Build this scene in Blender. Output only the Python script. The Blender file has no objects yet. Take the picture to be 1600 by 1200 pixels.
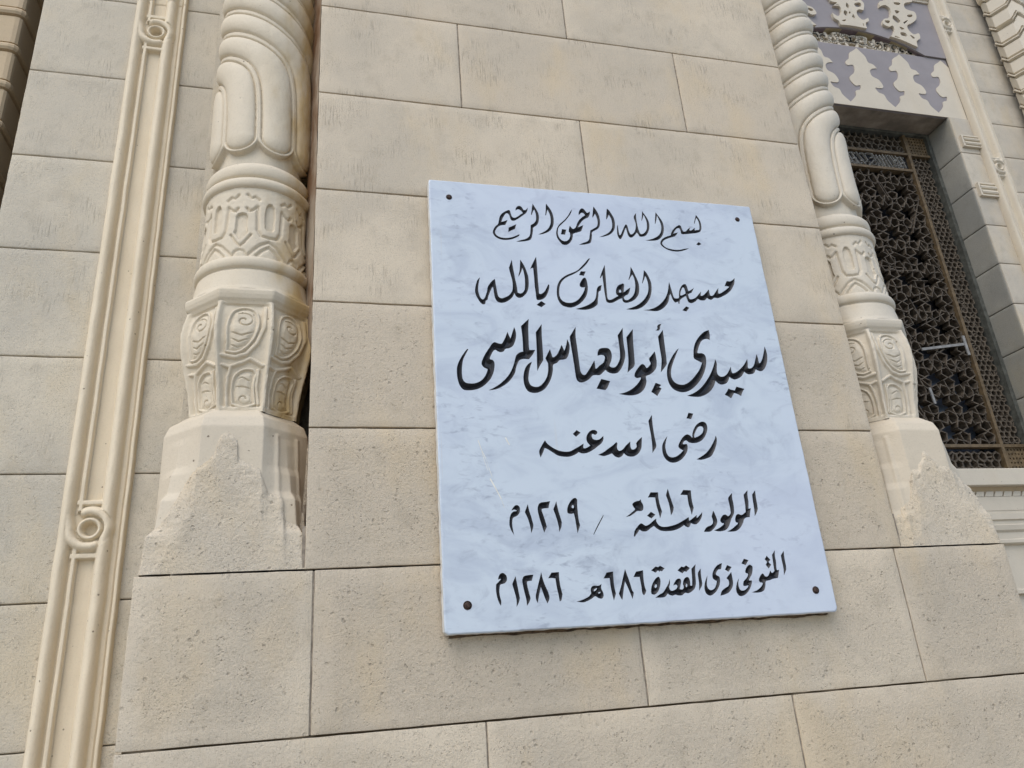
import bpy, math, random
import numpy as np
from mathutils import Matrix, Vector
from mathutils.geometry import delaunay_2d_cdt

random.seed(7)
RNG = np.random.RandomState(11)
scene = bpy.context.scene
COL = scene.collection
S = 1.5            # metres from the eye to the pier's face
EYE = 1.65

# ------------------------------------------------------------------ camera
FPX, YAW, PITCH, ROLL = 1169.4054, 0.2584, 0.3699, -0.0746
fw = np.array([math.sin(YAW)*math.cos(PITCH), math.cos(YAW)*math.cos(PITCH), math.sin(PITCH)])
rt0 = np.array([math.cos(YAW), -math.sin(YAW), 0.0])
up0 = np.cross(rt0, fw)
rt = rt0*math.cos(ROLL) + up0*math.sin(ROLL)
up = -rt0*math.sin(ROLL) + up0*math.cos(ROLL)
cam_data = bpy.data.cameras.new("camera")
cam_data.sensor_fit = 'HORIZONTAL'
cam_data.sensor_width = 36.0
cam_data.lens = FPX/1600.0*36.0
cam_data.clip_start = 0.02
cam_data.clip_end = 2000.0
cam = bpy.data.objects.new("camera", cam_data)
COL.objects.link(cam)
m = Matrix.Identity(4)
for i in range(3):
    m[i][0] = rt[i]; m[i][1] = up[i]; m[i][2] = -fw[i]
m[0][3], m[1][3], m[2][3] = 0.0, -S, EYE
cam.matrix_world = m
scene.camera = cam

# ------------------------------------------------------------------ sky, sun, exposure
SUN_EL, SUN_AZ = math.radians(52), math.radians(-38)   # azimuth measured from straight behind the viewer, minus = left
world = bpy.data.worlds.new("World")
scene.world = world
world.use_nodes = True
wn = world.node_tree.nodes; wl = world.node_tree.links
bg = wn["Background"]
sky = wn.new("ShaderNodeTexSky")
sky.sky_type = 'NISHITA'
sky.sun_disc = False
sky.sun_elevation = SUN_EL
to_sun = Vector((math.sin(SUN_AZ)*math.cos(SUN_EL), -math.cos(SUN_AZ)*math.cos(SUN_EL), math.sin(SUN_EL)))
sky.sun_rotation = math.atan2(to_sun.x, to_sun.y)
sky.air_density = 1.0; sky.dust_density = 1.5; sky.ozone_density = 1.0
wl.new(sky.outputs[0], bg.inputs[0])
bg.inputs[1].default_value = 0.13
sun_d = bpy.data.lights.new("sun", 'SUN')
sun_d.energy = 0.75
sun_d.angle = math.radians(50)
sun_d.color = (1.0, 0.97, 0.93)
sun = bpy.data.objects.new("sun", sun_d)
COL.objects.link(sun)
sun.rotation_euler = (-to_sun).to_track_quat('-Z', 'Y').to_euler()
sun.location = to_sun*20
scene.view_settings.view_transform = 'Standard'
scene.view_settings.look = 'None'
scene.view_settings.gamma = 1.0
scene.view_settings.exposure = 0.87

# ------------------------------------------------------------------ helpers
def P(x, d, z):
    """x, depth and height in units of the eye-to-pier distance -> metres"""
    return (S*x, S*(d-1.0), EYE+S*z)

def unproj(pts, d):
    """photo pixels -> (x, z) on the wall plane at depth d (same units as P)"""
    uv = np.asarray(pts, float)
    v = fw + ((uv[:, 0:1]-800)/FPX)*rt + ((600-uv[:, 1:2])/FPX)*up
    v = v*(d/v[:, 1:2])
    return v[:, [0, 2]]

def empty(name, loc=(0, 0, 0)):
    o = bpy.data.objects.new(name, None)
    o.empty_display_size = 0.1
    COL.objects.link(o); o.location = loc
    return o

def tag(o, label=None, cat=None, group=None, kind=None):
    if label: o["label"] = label
    if cat: o["category"] = cat
    if group: o["group"] = group
    if kind or cat: o["kind"] = kind or "thing"
    return o

def link(name, me, mats, parent=None):
    o = bpy.data.objects.new(name, me)
    COL.objects.link(o)
    for mt in (mats if isinstance(mats, (list, tuple)) else [mats]):
        me.materials.append(mt)
    if parent is not None:
        o.parent = parent
        o.matrix_parent_inverse = Matrix.Translation(-Vector(parent.location))
    return o

def np_mesh(name, V, F, smooth=True, attrs=None, midx=None):
    """V (n,3) float, F list/array of quads or tris"""
    me = bpy.data.meshes.new(name)
    if isinstance(F, np.ndarray):
        F = F.tolist()
    me.from_pydata([tuple(v) for v in np.asarray(V, float).tolist()], [], F)
    if smooth is True:
        me.polygons.foreach_set("use_smooth", [True]*len(me.polygons))
    elif smooth is not False and smooth is not None:
        me.polygons.foreach_set("use_smooth", list(smooth))
    if attrs:
        for k, a in attrs.items():
            at = me.attributes.new(k, 'FLOAT', 'POINT')
            at.data.foreach_set("value", np.asarray(a, np.float32))
    if midx is not None:
        me.polygons.foreach_set("material_index", list(midx))
    me.update()
    return me

class MB:
    """collects simple solids and links them as ONE mesh"""
    def __init__(self): self.v = []; self.f = []; self.mi = []; self.cur = 0
    def add(self, V, F):
        n = len(self.v)
        self.v += [tuple(p) for p in V]
        self.f += [tuple(i+n for i in f) for f in F]
        self.mi += [self.cur]*len(F)
    def box(self, a, b):
        x0, y0, z0 = a; x1, y1, z1 = b
        if x0 > x1: x0, x1 = x1, x0
        if y0 > y1: y0, y1 = y1, y0
        if z0 > z1: z0, z1 = z1, z0
        self.add([(x0,y0,z0),(x1,y0,z0),(x1,y1,z0),(x0,y1,z0),(x0,y0,z1),(x1,y0,z1),(x1,y1,z1),(x0,y1,z1)],
                 [(0,3,2,1),(4,5,6,7),(0,1,5,4),(1,2,6,5),(2,3,7,6),(3,0,4,7)])
    def prism(self, plan, z0, z1):
        """plan polygon (x,y) counter-clockwise seen from above"""
        n = len(plan)
        V = [(x, y, z0) for x, y in plan]+[(x, y, z1) for x, y in plan]
        F = [tuple(reversed(range(n))), tuple(range(n, 2*n))]
        F += [(i, (i+1) % n, n+(i+1) % n, n+i) for i in range(n)]
        self.add(V, F)
    def bar(self, p, q, w, y0, y1, ext=0.0):
        """a strip on a wall plane from p to q (x,z metres), width w, between depths y0 (front) and y1"""
        p = np.array(p); q = np.array(q); t = q-p; L = np.hypot(*t)
        if L < 1e-6: return
        t /= L; n = np.array([-t[1], t[0]])*w/2
        p = p-t*ext; q = q+t*ext
        c = [p-n, q-n, q+n, p+n]
        self.add([(a[0], y0, a[1]) for a in c]+[(a[0], y1, a[1]) for a in c],
                 [(0,1,2,3),(7,6,5,4),(0,4,5,1),(1,5,6,2),(2,6,7,3),(3,7,4,0)])
    def profile_x(self, prof, x0, x1):
        """profile [(y,z)...] top to bottom swept along x"""
        n = len(prof)
        self.add([(x0, y, z) for y, z in prof]+[(x1, y, z) for y, z in prof],
                 [(i, i+1, n+i+1, n+i) for i in range(n-1)])
    def build(self, name, mats, parent=None, smooth=False):
        me = np_mesh(name, self.v, self.f, smooth, midx=self.mi)
        return link(name, me, mats, parent)

def _hash(ix, iy, seed):
    n = (ix.astype(np.int64)*374761393 + iy.astype(np.int64)*668265263 + seed*974634777) & 0x7fffffff
    n = ((n ^ (n >> 13))*1274126177) & 0x7fffffff
    return ((n ^ (n >> 16)) & 0xffff)/65535.0
def vnoise(x, y, seed=0):
    x = np.asarray(x, float); y = np.asarray(y, float)
    ix = np.floor(x); iy = np.floor(y); fx = x-ix; fy = y-iy
    fx = fx*fx*(3-2*fx); fy = fy*fy*(3-2*fy)
    a = _hash(ix, iy, seed); b = _hash(ix+1, iy, seed); c = _hash(ix, iy+1, seed); d = _hash(ix+1, iy+1, seed)
    return (a*(1-fx)+b*fx)*(1-fy)+(c*(1-fx)+d*fx)*fy - 0.5
def fbm(x, y, seed=0, o=3):
    r = 0; a = 1.0
    for k in range(o):
        r = r + a*vnoise(x*2**k, y*2**k, seed+k*17); a *= 0.5
    return r
def sstep(e0, e1, x):
    t = np.clip((np.asarray(x, float)-e0)/(e1-e0), 0, 1)
    return t*t*(3-2*t)
def seg_dist(px, py, pts, closed=False):
    """distance from points to a polyline"""
    pts = np.asarray(pts, float)
    if closed: pts = np.vstack([pts, pts[:1]])
    best = np.full(px.shape, 1e9)
    for a, b in zip(pts[:-1], pts[1:]):
        t = b-a; L2 = t@t
        if L2 < 1e-14: continue
        u = np.clip(((px-a[0])*t[0]+(py-a[1])*t[1])/L2, 0, 1)
        best = np.minimum(best, np.hypot(px-(a[0]+u*t[0]), py-(a[1]+u*t[1])))
    return best
def inside(px, py, poly):
    poly = np.asarray(poly); r = np.zeros(px.shape, bool)
    x0, y0 = poly[-1]
    for x1, y1 in poly:
        c = ((y1 > py) != (y0 > py))
        if y1 != y0:
            r ^= c & (px < (x0-x1)*(py-y1)/(y0-y1)+x1)
        x0, y0 = x1, y1
    return r
def spline(pts, corners, sub=4):
    """closed Catmull-Rom through pts, sharp where corners[i]"""
    n = len(pts); P_ = [np.array(p, float) for p in pts]; out = []
    for i in range(n):
        p1, p2 = P_[i], P_[(i+1) % n]
        p0 = P_[i-1] if not corners[i] else p1-(p2-p1)*0.6
        p3 = P_[(i+2) % n] if not corners[(i+1) % n] else p2+(p2-p1)*0.6
        # chord-scaled tangents keep uneven spacing from overshooting
        d1 = np.linalg.norm(p2-p1)+1e-9
        t1 = (p2-p0)/(np.linalg.norm(p2-p1)+np.linalg.norm(p1-p0)+1e-9)*d1
        t2 = (p3-p1)/(np.linalg.norm(p3-p2)+np.linalg.norm(p2-p1)+1e-9)*d1
        for k in range(sub):
            t = k/sub
            h = (2*t**3-3*t**2+1, t**3-2*t**2+t, -2*t**3+3*t**2, t**3-t**2)
            out.append(h[0]*p1+h[1]*t1+h[2]*p2+h[3]*t2)
    return np.array(out)

def ccw(p):
    p = np.asarray(p, float)
    a = np.sum(p[:, 0]*np.roll(p[:, 1], -1)-np.roll(p[:, 0], -1)*p[:, 1])
    return p if a > 0 else p[::-1]

def parse_outline(s):
    pts = []; cor = []
    for w in s.split():
        c = w.endswith('*')
        x, y = w.rstrip('*').split(',')
        pts.append((float(x), float(y))); cor.append(c)
    return pts, cor

# ------------------------------------------------------------------ materials
class NT:
    """short-hand for building a node tree"""
    def __init__(self, name):
        self.m = bpy.data.materials.new(name); self.m.use_nodes = True
        self.n = self.m.node_tree.nodes; self.l = self.m.node_tree.links
        self.b = self.n["Principled BSDF"]
        self.tc = self.n.new("ShaderNodeTexCoord")
        self.obj = self.tc.outputs["Object"]
    def val(self, s, v):
        if v is None: return
        if hasattr(v, "is_linked") or hasattr(v, "links"): self.l.new(v, s)
        else: s.default_value = v
    def mapv(self, scale=(1, 1, 1), loc=(0, 0, 0)):
        n = self.n.new("ShaderNodeMapping")
        self.l.new(self.obj, n.inputs[0])
        n.inputs["Scale"].default_value = scale; n.inputs["Location"].default_value = loc
        return n.outputs[0]
    def noise(self, scale, detail=4, rough=0.55, vec=None, dist=0.0):
        n = self.n.new("ShaderNodeTexNoise")
        n.inputs["Scale"].default_value = scale; n.inputs["Detail"].default_value = detail
        n.inputs["Roughness"].default_value = rough; n.inputs["Distortion"].default_value = dist
        self.l.new(vec or self.obj, n.inputs["Vector"])
        return n.outputs["Fac"]
    def voro(self, scale, vec=None, feature='F1'):
        n = self.n.new("ShaderNodeTexVoronoi"); n.feature = feature
        n.inputs["Scale"].default_value = scale
        self.l.new(vec or self.obj, n.inputs["Vector"])
        return n.outputs["Distance"]
    def ramp(self, fac, lo, hi, a=0.0, b=1.0):
        n = self.n.new("ShaderNodeMapRange"); n.interpolation_type = 'SMOOTHSTEP'
        self.l.new(fac, n.inputs[0])
        n.inputs[1].default_value = lo; n.inputs[2].default_value = hi
        n.inputs[3].default_value = a; n.inputs[4].default_value = b
        return n.outputs[0]
    def math(self, op, a, b=0.0):
        n = self.n.new("ShaderNodeMath"); n.operation = op
        self.val(n.inputs[0], a); self.val(n.inputs[1], b)
        return n.outputs[0]
    def mix(self, fac, a, b):
        n = self.n.new("ShaderNodeMix"); n.data_type = 'RGBA'
        self.val(n.inputs[0], fac)
        for s, v in ((n.inputs[6], a), (n.inputs[7], b)):
            if isinstance(v, tuple): s.default_value = (*v, 1.0)
            else: self.l.new(v, s)
        return n.outputs[2]
    def attr(self, name):
        n = self.n.new("ShaderNodeAttribute"); n.attribute_name = name
        return n.outputs["Fac"]
    def bump(self, h, strength, dist, normal=None):
        n = self.n.new("ShaderNodeBump")
        n.inputs["Strength"].default_value = strength; n.inputs["Distance"].default_value = dist
        self.l.new(h, n.inputs["Height"])
        if normal is not None: self.l.new(normal, n.inputs["Normal"])
        return n.outputs[0]
    def out(self, color=None, rough=0.8, normal=None, spec=0.3):
        if color is not None:
            if isinstance(color, tuple): self.b.inputs["Base Color"].default_value = (*color, 1)
            else: self.l.new(color, self.b.inputs["Base Color"])
        self.val(self.b.inputs["Roughness"], rough)
        self.b.inputs["Specular IOR Level"].default_value = spec
        if normal is not None: self.l.new(normal, self.b.inputs["Normal"])
        return self.m

def mat_stone(name, base, light, dark, hatch=1.0):
    """sawn limestone; attributes: tint (per block), coarse (0 dressed, 1 pitted)"""
    t = NT(name)
    tint = t.attr("tint"); coarse = t.attr("coarse")
    c = t.mix(tint, dark, light)
    c = t.mix(0.25, c, base)
    big = t.noise(3.1, 5, 0.6)
    c = t.mix(t.ramp(big, 0.38, 0.66, 0.0, 0.75), c, (base[0]*0.80, base[1]*0.82, base[2]*0.86))
    med = t.noise(17, 5, 0.65, t.mapv((1, 1, 0.8), (6, 3, 2)))
    c = t.mix(t.ramp(med, 0.50, 0.72, 0.0, 0.45), c, tuple(v*0.70 for v in base))
    warm = t.noise(5.7, 4, 0.6, t.mapv((1, 1, 0.55), (3, 1, 7)))
    c = t.mix(t.ramp(warm, 0.48, 0.72, 0.0, 0.55), c, (base[0]*1.0, base[1]*0.93, base[2]*0.80))
    # fine vertical tooling of the dressed blocks
    vh = t.noise(1.0, 3, 0.65, t.mapv((330, 330, 22)))
    vh2 = t.noise(1.0, 2, 0.6, t.mapv((700, 700, 60), (1, 1, 1)))
    patch = t.ramp(t.noise(9.0, 4, 0.6), 0.45, 0.65)
    hfac = t.math('MULTIPLY', t.math('MULTIPLY', t.ramp(vh, 0.5, 0.72), patch), t.math('SUBTRACT', 1.0, coarse))
    c = t.mix(t.math('MULTIPLY', hfac, 0.80*hatch), c, tuple(v*0.50 for v in base))
    # grey speckle everywhere
    sp = t.noise(420, 3, 0.7)
    clus = t.ramp(t.noise(14, 3, 0.6, t.mapv((1, 1, 1), (9, 2, 4))), 0.45, 0.68)
    c = t.mix(t.math('MULTIPLY', t.ramp(sp, 0.53, 0.66), t.math('MULTIPLY_ADD', clus, 0.45)), c, tuple(v*0.52 for v in base))
    # pits of the coarse blocks: irregular, in two sizes
    warp = t.n.new("ShaderNodeVectorMath"); warp.operation = 'ADD'
    nz = t.n.new("ShaderNodeTexNoise"); nz.inputs["Scale"].default_value = 120; nz.inputs["Detail"].default_value = 3
    t.l.new(t.obj, nz.inputs["Vector"])
    scl = t.n.new("ShaderNodeVectorMath"); scl.operation = 'SCALE'; scl.inputs[3].default_value = 0.010
    t.l.new(nz.outputs["Color"], scl.inputs[0]); t.l.new(t.obj, warp.inputs[0]); t.l.new(scl.outputs[0], warp.inputs[1])
    pits = t.voro(58, warp.outputs[0])
    sel = t.ramp(t.noise(17, 4, 0.65, t.mapv((1, 1, 1), (5, 5, 5))), 0.46, 0.60)
    pit = t.math('MULTIPLY', t.ramp(pits, 0.10, 0.26, 1.0, 0.0), sel)
    pits2 = t.voro(150, warp.outputs[0])
    sel2 = t.ramp(t.noise(26, 4, 0.65, t.mapv((1, 1, 1), (1, 8, 2))), 0.44, 0.60)
    pit2 = t.math('MULTIPLY', t.ramp(pits2, 0.12, 0.30, 0.8, 0.0), sel2)
    pit = t.math('MULTIPLY', t.math('MAXIMUM', pit, pit2), coarse)
    c = t.mix(t.math('MULTIPLY', pit, 0.48), c, tuple(v*0.36 for v in base))
    sand = t.noise(150, 6, 0.74)
    sandc = t.math('MULTIPLY', t.ramp(sand, 0.48, 0.64), t.math('MULTIPLY', t.ramp(t.noise(11, 3, 0.6, t.mapv((1, 1, 1), (7, 1, 3))), 0.35, 0.6, 0.35, 1.0), coarse))
    c = t.mix(t.math('MULTIPLY', sandc, 0.27), c, tuple(v*0.60 for v in base))
    k = t.math('ADD', t.math('MULTIPLY', coarse, 0.88), 0.12)
    h = t.math('MULTIPLY', t.math('ADD', sand, t.math('MULTIPLY', t.noise(64, 4, 0.65), 0.5)), k)
    h = t.math('SUBTRACT', h, t.math('MULTIPLY', pit, 0.6))
    h = t.math('SUBTRACT', h, t.math('MULTIPLY', hfac, 0.22))
    h = t.math('SUBTRACT', h, t.math('MULTIPLY', vh2, 0.10))
    nrm = t.bump(h, 0.85, 0.0042)
    return t.out(c, 0.9, nrm, 0.2)

def mat_plaster(name, base, stain=(0.46, 0.32, 0.135), stain_amt=0.35, bump=0.5):
    """limewashed cast stone with specks and yellowed patches"""
    t = NT(name)
    big = t.noise(4.3, 4, 0.6)
    c = t.mix(t.ramp(big, 0.35, 0.7, 0.0, 0.6), base, tuple(v*0.88 for v in base))
    y = t.noise(7.0, 4, 0.6, t.mapv((1, 1, 0.25), (2, 8, 1)))
    c = t.mix(t.ramp(y, 0.52, 0.78, 0.0, stain_amt), c, tuple(0.55*b+0.45*s for b, s in zip(base, stain)))
    y2 = t.attr("stain")
    st = t.math('MULTIPLY', y2, t.ramp(t.noise(16, 4, 0.65, t.mapv((1, 1, 0.3))), 0.22, 0.62))
    c = t.mix(st, c, stain)
    sp = t.voro(62, t.mapv((1, 1, 1), (0.2, 0.7, 0.1)))
    sel = t.ramp(t.noise(33, 2, 0.5), 0.60, 0.66)
    spot = t.math('MULTIPLY', t.ramp(sp, 0.09, 0.16, 1.0, 0.0), sel)
    c = t.mix(t.math('MULTIPLY', spot, 0.8), c, (0.12, 0.085, 0.05))
    fine = t.noise(240, 3, 0.6)
    c = t.mix(t.ramp(fine, 0.5, 0.72, 0.0, 0.20), c, tuple(v*0.6 for v in base))
    h = t.math('ADD', t.noise(26, 4, 0.6), t.math('MULTIPLY', t.noise(160, 3, 0.6), 0.3))
    h = t.math('SUBTRACT', h, t.math('MULTIPLY', spot, 0.5))
    return t.out(c, 0.72, t.bump(h, bump, 0.0022), 0.3)

def mat_plain(name, base, rough=0.8, var=0.2, scale=20, bump=0.2, spec=0.3):
    t = NT(name)
    n = t.noise(scale, 4, 0.6)
    c = t.mix(t.ramp(n, 0.35, 0.7), tuple(v*(1-var) for v in base), tuple(min(1, v*(1+var)) for v in base))
    return t.out(c, rough, t.bump(t.noise(scale*8, 3, 0.6), bump, 0.001), spec)

STONE = mat_stone("pier_limestone", (0.595, 0.502, 0.365), (0.650, 0.553, 0.410), (0.530, 0.445, 0.330))
STONE_L = mat_stone("left_wall_limestone", (0.580, 0.512, 0.390), (0.615, 0.543, 0.412), (0.535, 0.470, 0.362), 1.0)
STONE_R = mat_stone("bay_limestone", (0.53, 0.47, 0.37), (0.555, 0.495, 0.39), (0.49, 0.435, 0.345), 0.4)
def mat_joint():
    t = NT("joint_dirt")
    n = t.noise(9, 4, 0.65, t.mapv((1, 1, 2.5), (2, 4, 6)))
    c = t.mix(t.ramp(n, 0.48, 0.62), (0.075, 0.055, 0.035), (0.30, 0.245, 0.18))
    return t.out(c, 0.95, t.bump(t.noise(200, 3, 0.6), 0.4, 0.001), 0.2)
JOINT = mat_joint()
JOINT_L = mat_plain("joint_mortar", (0.27, 0.225, 0.17), 0.95, 0.25, 80)
CREAM = mat_plaster("cream_limewash", (0.635, 0.548, 0.405))
CREAM_R = mat_plaster("cream_limewash_pale", (0.595, 0.527, 0.410), stain_amt=0.2)
MOULD = mat_plaster("moulding_limewash", (0.70, 0.598, 0.430), stain=(0.50, 0.36, 0.18), stain_amt=0.35)
TAN = mat_plaster("tan_cast_stone", (0.50, 0.39, 0.25), stain_amt=0.4)
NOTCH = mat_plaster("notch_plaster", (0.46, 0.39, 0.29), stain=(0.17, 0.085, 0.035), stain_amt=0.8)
PURPLE = mat_plain("mauve_paint", (0.275, 0.250, 0.245), 0.8, 0.05, 5)
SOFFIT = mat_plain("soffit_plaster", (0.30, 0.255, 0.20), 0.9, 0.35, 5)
PLINTH = mat_plaster("worn_plinth_paint", (0.595, 0.510, 0.378), stain=(0.47, 0.38, 0.25), stain_amt=0.7, bump=0.8)
STONE_P = mat_stone("patched_limestone", (0.66, 0.562, 0.415), (0.69, 0.59, 0.44), (0.62, 0.53, 0.395))
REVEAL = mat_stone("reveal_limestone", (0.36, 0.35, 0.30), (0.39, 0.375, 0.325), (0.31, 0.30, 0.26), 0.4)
BRONZE = mat_plain("bronze_bar", (0.14, 0.10, 0.055), 0.55, 0.25, 30)
LATTICE = mat_plain("weathered_lattice", (0.105, 0.085, 0.062), 0.75, 0.4, 40)
LATTICE_G = mat_plain("grey_lattice", (0.100, 0.080, 0.058), 0.7, 0.4, 40)
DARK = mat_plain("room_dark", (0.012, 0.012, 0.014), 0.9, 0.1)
# ------------------------------------------------------------------ dressed-stone walls
ZJ = [-0.6245, -0.4330, -0.2425, -0.0512, 0.142, 0.3316, 0.5248, 0.7205, 0.909, 1.0985]
while ZJ[0] > -1.1: ZJ.insert(0, ZJ[0]-0.1915)
ZJ[0] = -1.1
while ZJ[-1] < 3.3: ZJ.append(ZJ[-1]+0.1915)

def ashlar(blocks, frame, gap=0.0042, cell=0.02, coarse=None, bev=0.003, deep=0.012, seed=0, amp=0.0009, margin=0.0):
    """blocks: (u0,u1,v0,v1) metres on a plane; frame(u, v, w) -> xyz with w pointing into the wall.
    Returns V, F, smooth, tint, coarse."""
    V = []; F = []; SM = []; T = []; CO = []; off = 0
    for bi, (u0, u1, v0, v1) in enumerate(blocks):
        g = gap/2
        if u1-u0 < 0.012 or v1-v0 < 0.012: continue
        nu = max(2, int((u1-u0)/cell)); nv = max(2, int((v1-v0)/cell))
        def axis(a, b, n):
            return np.concatenate([[a+g, a+g, a+g+bev*0.35, a+g+bev], np.linspace(a+g+bev, b-g-bev, n+1)[1:-1],
                                   [b-g-bev, b-g-bev*0.35, b-g, b-g]])
        us = axis(u0, u1, nu); vs = axis(v0, v1, nv)
        def prof(n):
            w = np.zeros(n); w[0] = w[-1] = deep; w[1] = w[-2] = bev*0.8; w[2] = w[-3] = bev*0.2
            return w
        U, W_ = np.meshgrid(us, vs)
        wu, wv = np.meshgrid(prof(len(us)), prof(len(vs)))
        D = np.maximum(wu, wv)
        ru, rv = np.meshgrid(np.arange(len(us)), np.arange(len(vs)))
        edge_u = (ru < 3)*1.0-(ru > len(us)-4)*1.0
        edge_v = (rv < 3)*1.0-(rv > len(vs)-4)*1.0
        wob = np.clip(fbm(U*38+seed*3.1, W_*38+bi*1.7, 3, 3), -0.3, 0.8)
        chip = sstep(0.30, 0.5, fbm(U*55+bi, W_*55+seed, 8, 2))
        dsp = np.clip(wob*0.0011+chip*0.0018, -0.0003, bev*0.28)
        U2 = U+edge_u*dsp
        W2 = W_+edge_v*dsp
        D = D+fbm(U*7, W_*7, 5+seed, 3)*amp*(D < deep*0.9)
        xyz = np.stack(frame(U2, W2, D), -1).reshape(-1, 3)
        nU, nV = len(us), len(vs)
        i = np.arange(nV-1)[:, None]*nU+np.arange(nU-1)[None, :]
        q = np.stack([i, i+1, i+nU+1, i+nU], -1).reshape(-1, 4)+off
        ring = (np.minimum.reduce([np.minimum(ru, len(us)-1-ru), np.minimum(rv, len(vs)-1-rv)]))[:-1, :-1]
        V.append(xyz); F.append(q); SM.append(np.ones(len(q), bool))
        T.append(np.full(len(xyz), random.random()))
        c = 0.0 if coarse is None else coarse(0.5*(u0+u1), 0.5*(v0+v1))
        # dressed margin round the coarse face of a block
        ed = np.minimum.reduce([U-u0, u1-U, W_-v0, v1-W_])+0.010*fbm(U*22, W_*22, 31+bi, 3)
        CO.append((c*(1-margin*(1-sstep(0.018, 0.045, ed)))).ravel())
        off += len(xyz)
    return np.vstack(V), np.vstack(F), np.concatenate(SM), np.concatenate(T), np.concatenate(CO)

def ashlar_obj(name, blocks, frame, mat, parent, **kw):
    V, F, SM, T, CO = ashlar(blocks, frame, **kw)
    return link(name, np_mesh(name, V, F, SM, {"tint": T, "coarse": CO}), mat, parent)

def front_frame(d):
    y0 = S*(d-1)
    return lambda u, v, w: (u, np.full_like(u, y0)+w, v)

def rows(z0, z1):
    r = [z for z in ZJ if z0+0.02 < z < z1-0.02]
    r = [z0]+r+[z1]
    return list(zip(r[:-1], r[1:]))
zz = lambda z: EYE+S*z

# ---- ground
g = MB()
g.box((-60, -80, -0.3), (60, 30, 0.0))
GROUND = mat_plain("paving", (0.33, 0.30, 0.26), 0.9, 0.15, 3)
ground = g.build("pavement", GROUND)
tag(ground, kind="structure")

# ---- the projecting pier
XL, XR, NL, NR = -0.2221, 1.0610, -0.0240, 0.8655
TOPZ = 3.2
pier = empty("stone_pier", P(0.42, 1.0, -1.1))
tag(pier, "broad pale limestone pier of coursed blocks carrying the marble plaque between two carved columns", "stone pier")
cut = {-0.05: [0.199, 0.630], 0.142: [-0.0130, 0.417, 0.852], 0.3316: [], 0.5248: [0.40], 0.7205: [0.28, 0.56], 0.909: [0.4243], 1.0985: [0.2125, 0.634], 1.290: [0.42]}
blocks = []; vj = []
alt = 0
for z0, z1 in zip(ZJ[:-1], ZJ[1:]):
    wide = z1 < 0.15
    a, b = (XL, XR) if wide else (NL, NR)
    cs = None
    for k, v in cut.items():
        if abs(z1-k) < 0.004: cs = v
    if cs is None:
        alt += 1
        cs = ([0.199, 0.63] if alt % 2 else [-0.013, 0.417, 0.852]) if wide else ([0.42] if alt % 2 else [0.2125, 0.634])
    xs = [a]+[c for c in cs if a < c < b]+[b]
    for x0, x1 in zip(xs[:-1], xs[1:]):
        blocks.append((S*x0-(0.0024 if x0 == a else 0), S*x1+(0.0024 if x1 == b else 0), zz(z0), zz(z1)))
    for c in xs[1:-1]:
        vj.append((S*c, zz(z0), zz(z1)))
def pier_coarse(u, v):
    z = (v-EYE)/S
    return float(np.clip(1.05-(z-0.30)*2.6, 0.12, 1.0)) if z > 0.142 else 1.0
ashlar_obj("dressed_stonework", blocks, front_frame(1.0), STONE, pier, coarse=pier_coarse, gap=0.0036, margin=0.5, bev=0.0013)
core = MB()
e = 0.0085/S
core.prism([(S*(XL+e), S*e), (S*(XR-e), S*e), (S*(XR-e), S*1.25), (S*(XL+e), S*1.25)], 0, zz(0.142)-0.004)
pl = [(NL+e, e), (NR-e, e), (NR-e, 0.194), (XR-e, 0.194), (XR-e, 1.25), (XL+e, 1.25), (XL+e, 0.194), (NL+e, 0.194)]
core.prism([(S*x, S*y) for x, y in pl], zz(0.142)+0.004, zz(TOPZ))
core.cur = 1                     # pale mortar in the upright joints
for x, z0, z1 in vj:
    core.box((x-0.0026, 0.0022, z0+0.003), (x+0.0026, 0.0140, z1-0.003))
core.box((S*NL-0.007, 0.0032, zz(0.142)+0.004), (S*NL+0.004, 0.0140, zz(0.198)))
core.box((S*NR-0.004, 0.0032, zz(0.142)+0.004), (S*NR+0.007, 0.0140, zz(0.195)))
core.build("mortar_bed", [JOINT, JOINT_L], pier)
# flanks of the pier and the lining of the two column notches
fl = []
for z0, z1 in rows(-1.1, 0.142):
    fl.append((0.0, S*0.23, zz(z0), zz(z1)))
fu = []
for z0, z1 in rows(0.142, TOPZ):
    fu.append((S*0.197, S*0.23, zz(z0), zz(z1)))
ashlar_obj("left_return", fl+fu, lambda u, v, w: (S*XL+w, u, v), STONE, pier, coarse=pier_coarse)
fl = []
for z0, z1 in rows(-1.1, 0.142):
    for k in range(3): fl.append((0.40*k*S, 0.40*(k+1)*S, zz(z0), zz(z1)))
for z0, z1 in rows(0.142, TOPZ):
    for k in range(3): fl.append((S*(0.197 if k == 0 else 0.40*k), 0.40*(k+1)*S, zz(z0), zz(z1)))
ashlar_obj("right_return", fl, lambda u, v, w: (S*XR-w, u, v), STONE, pier, coarse=pier_coarse)

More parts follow.
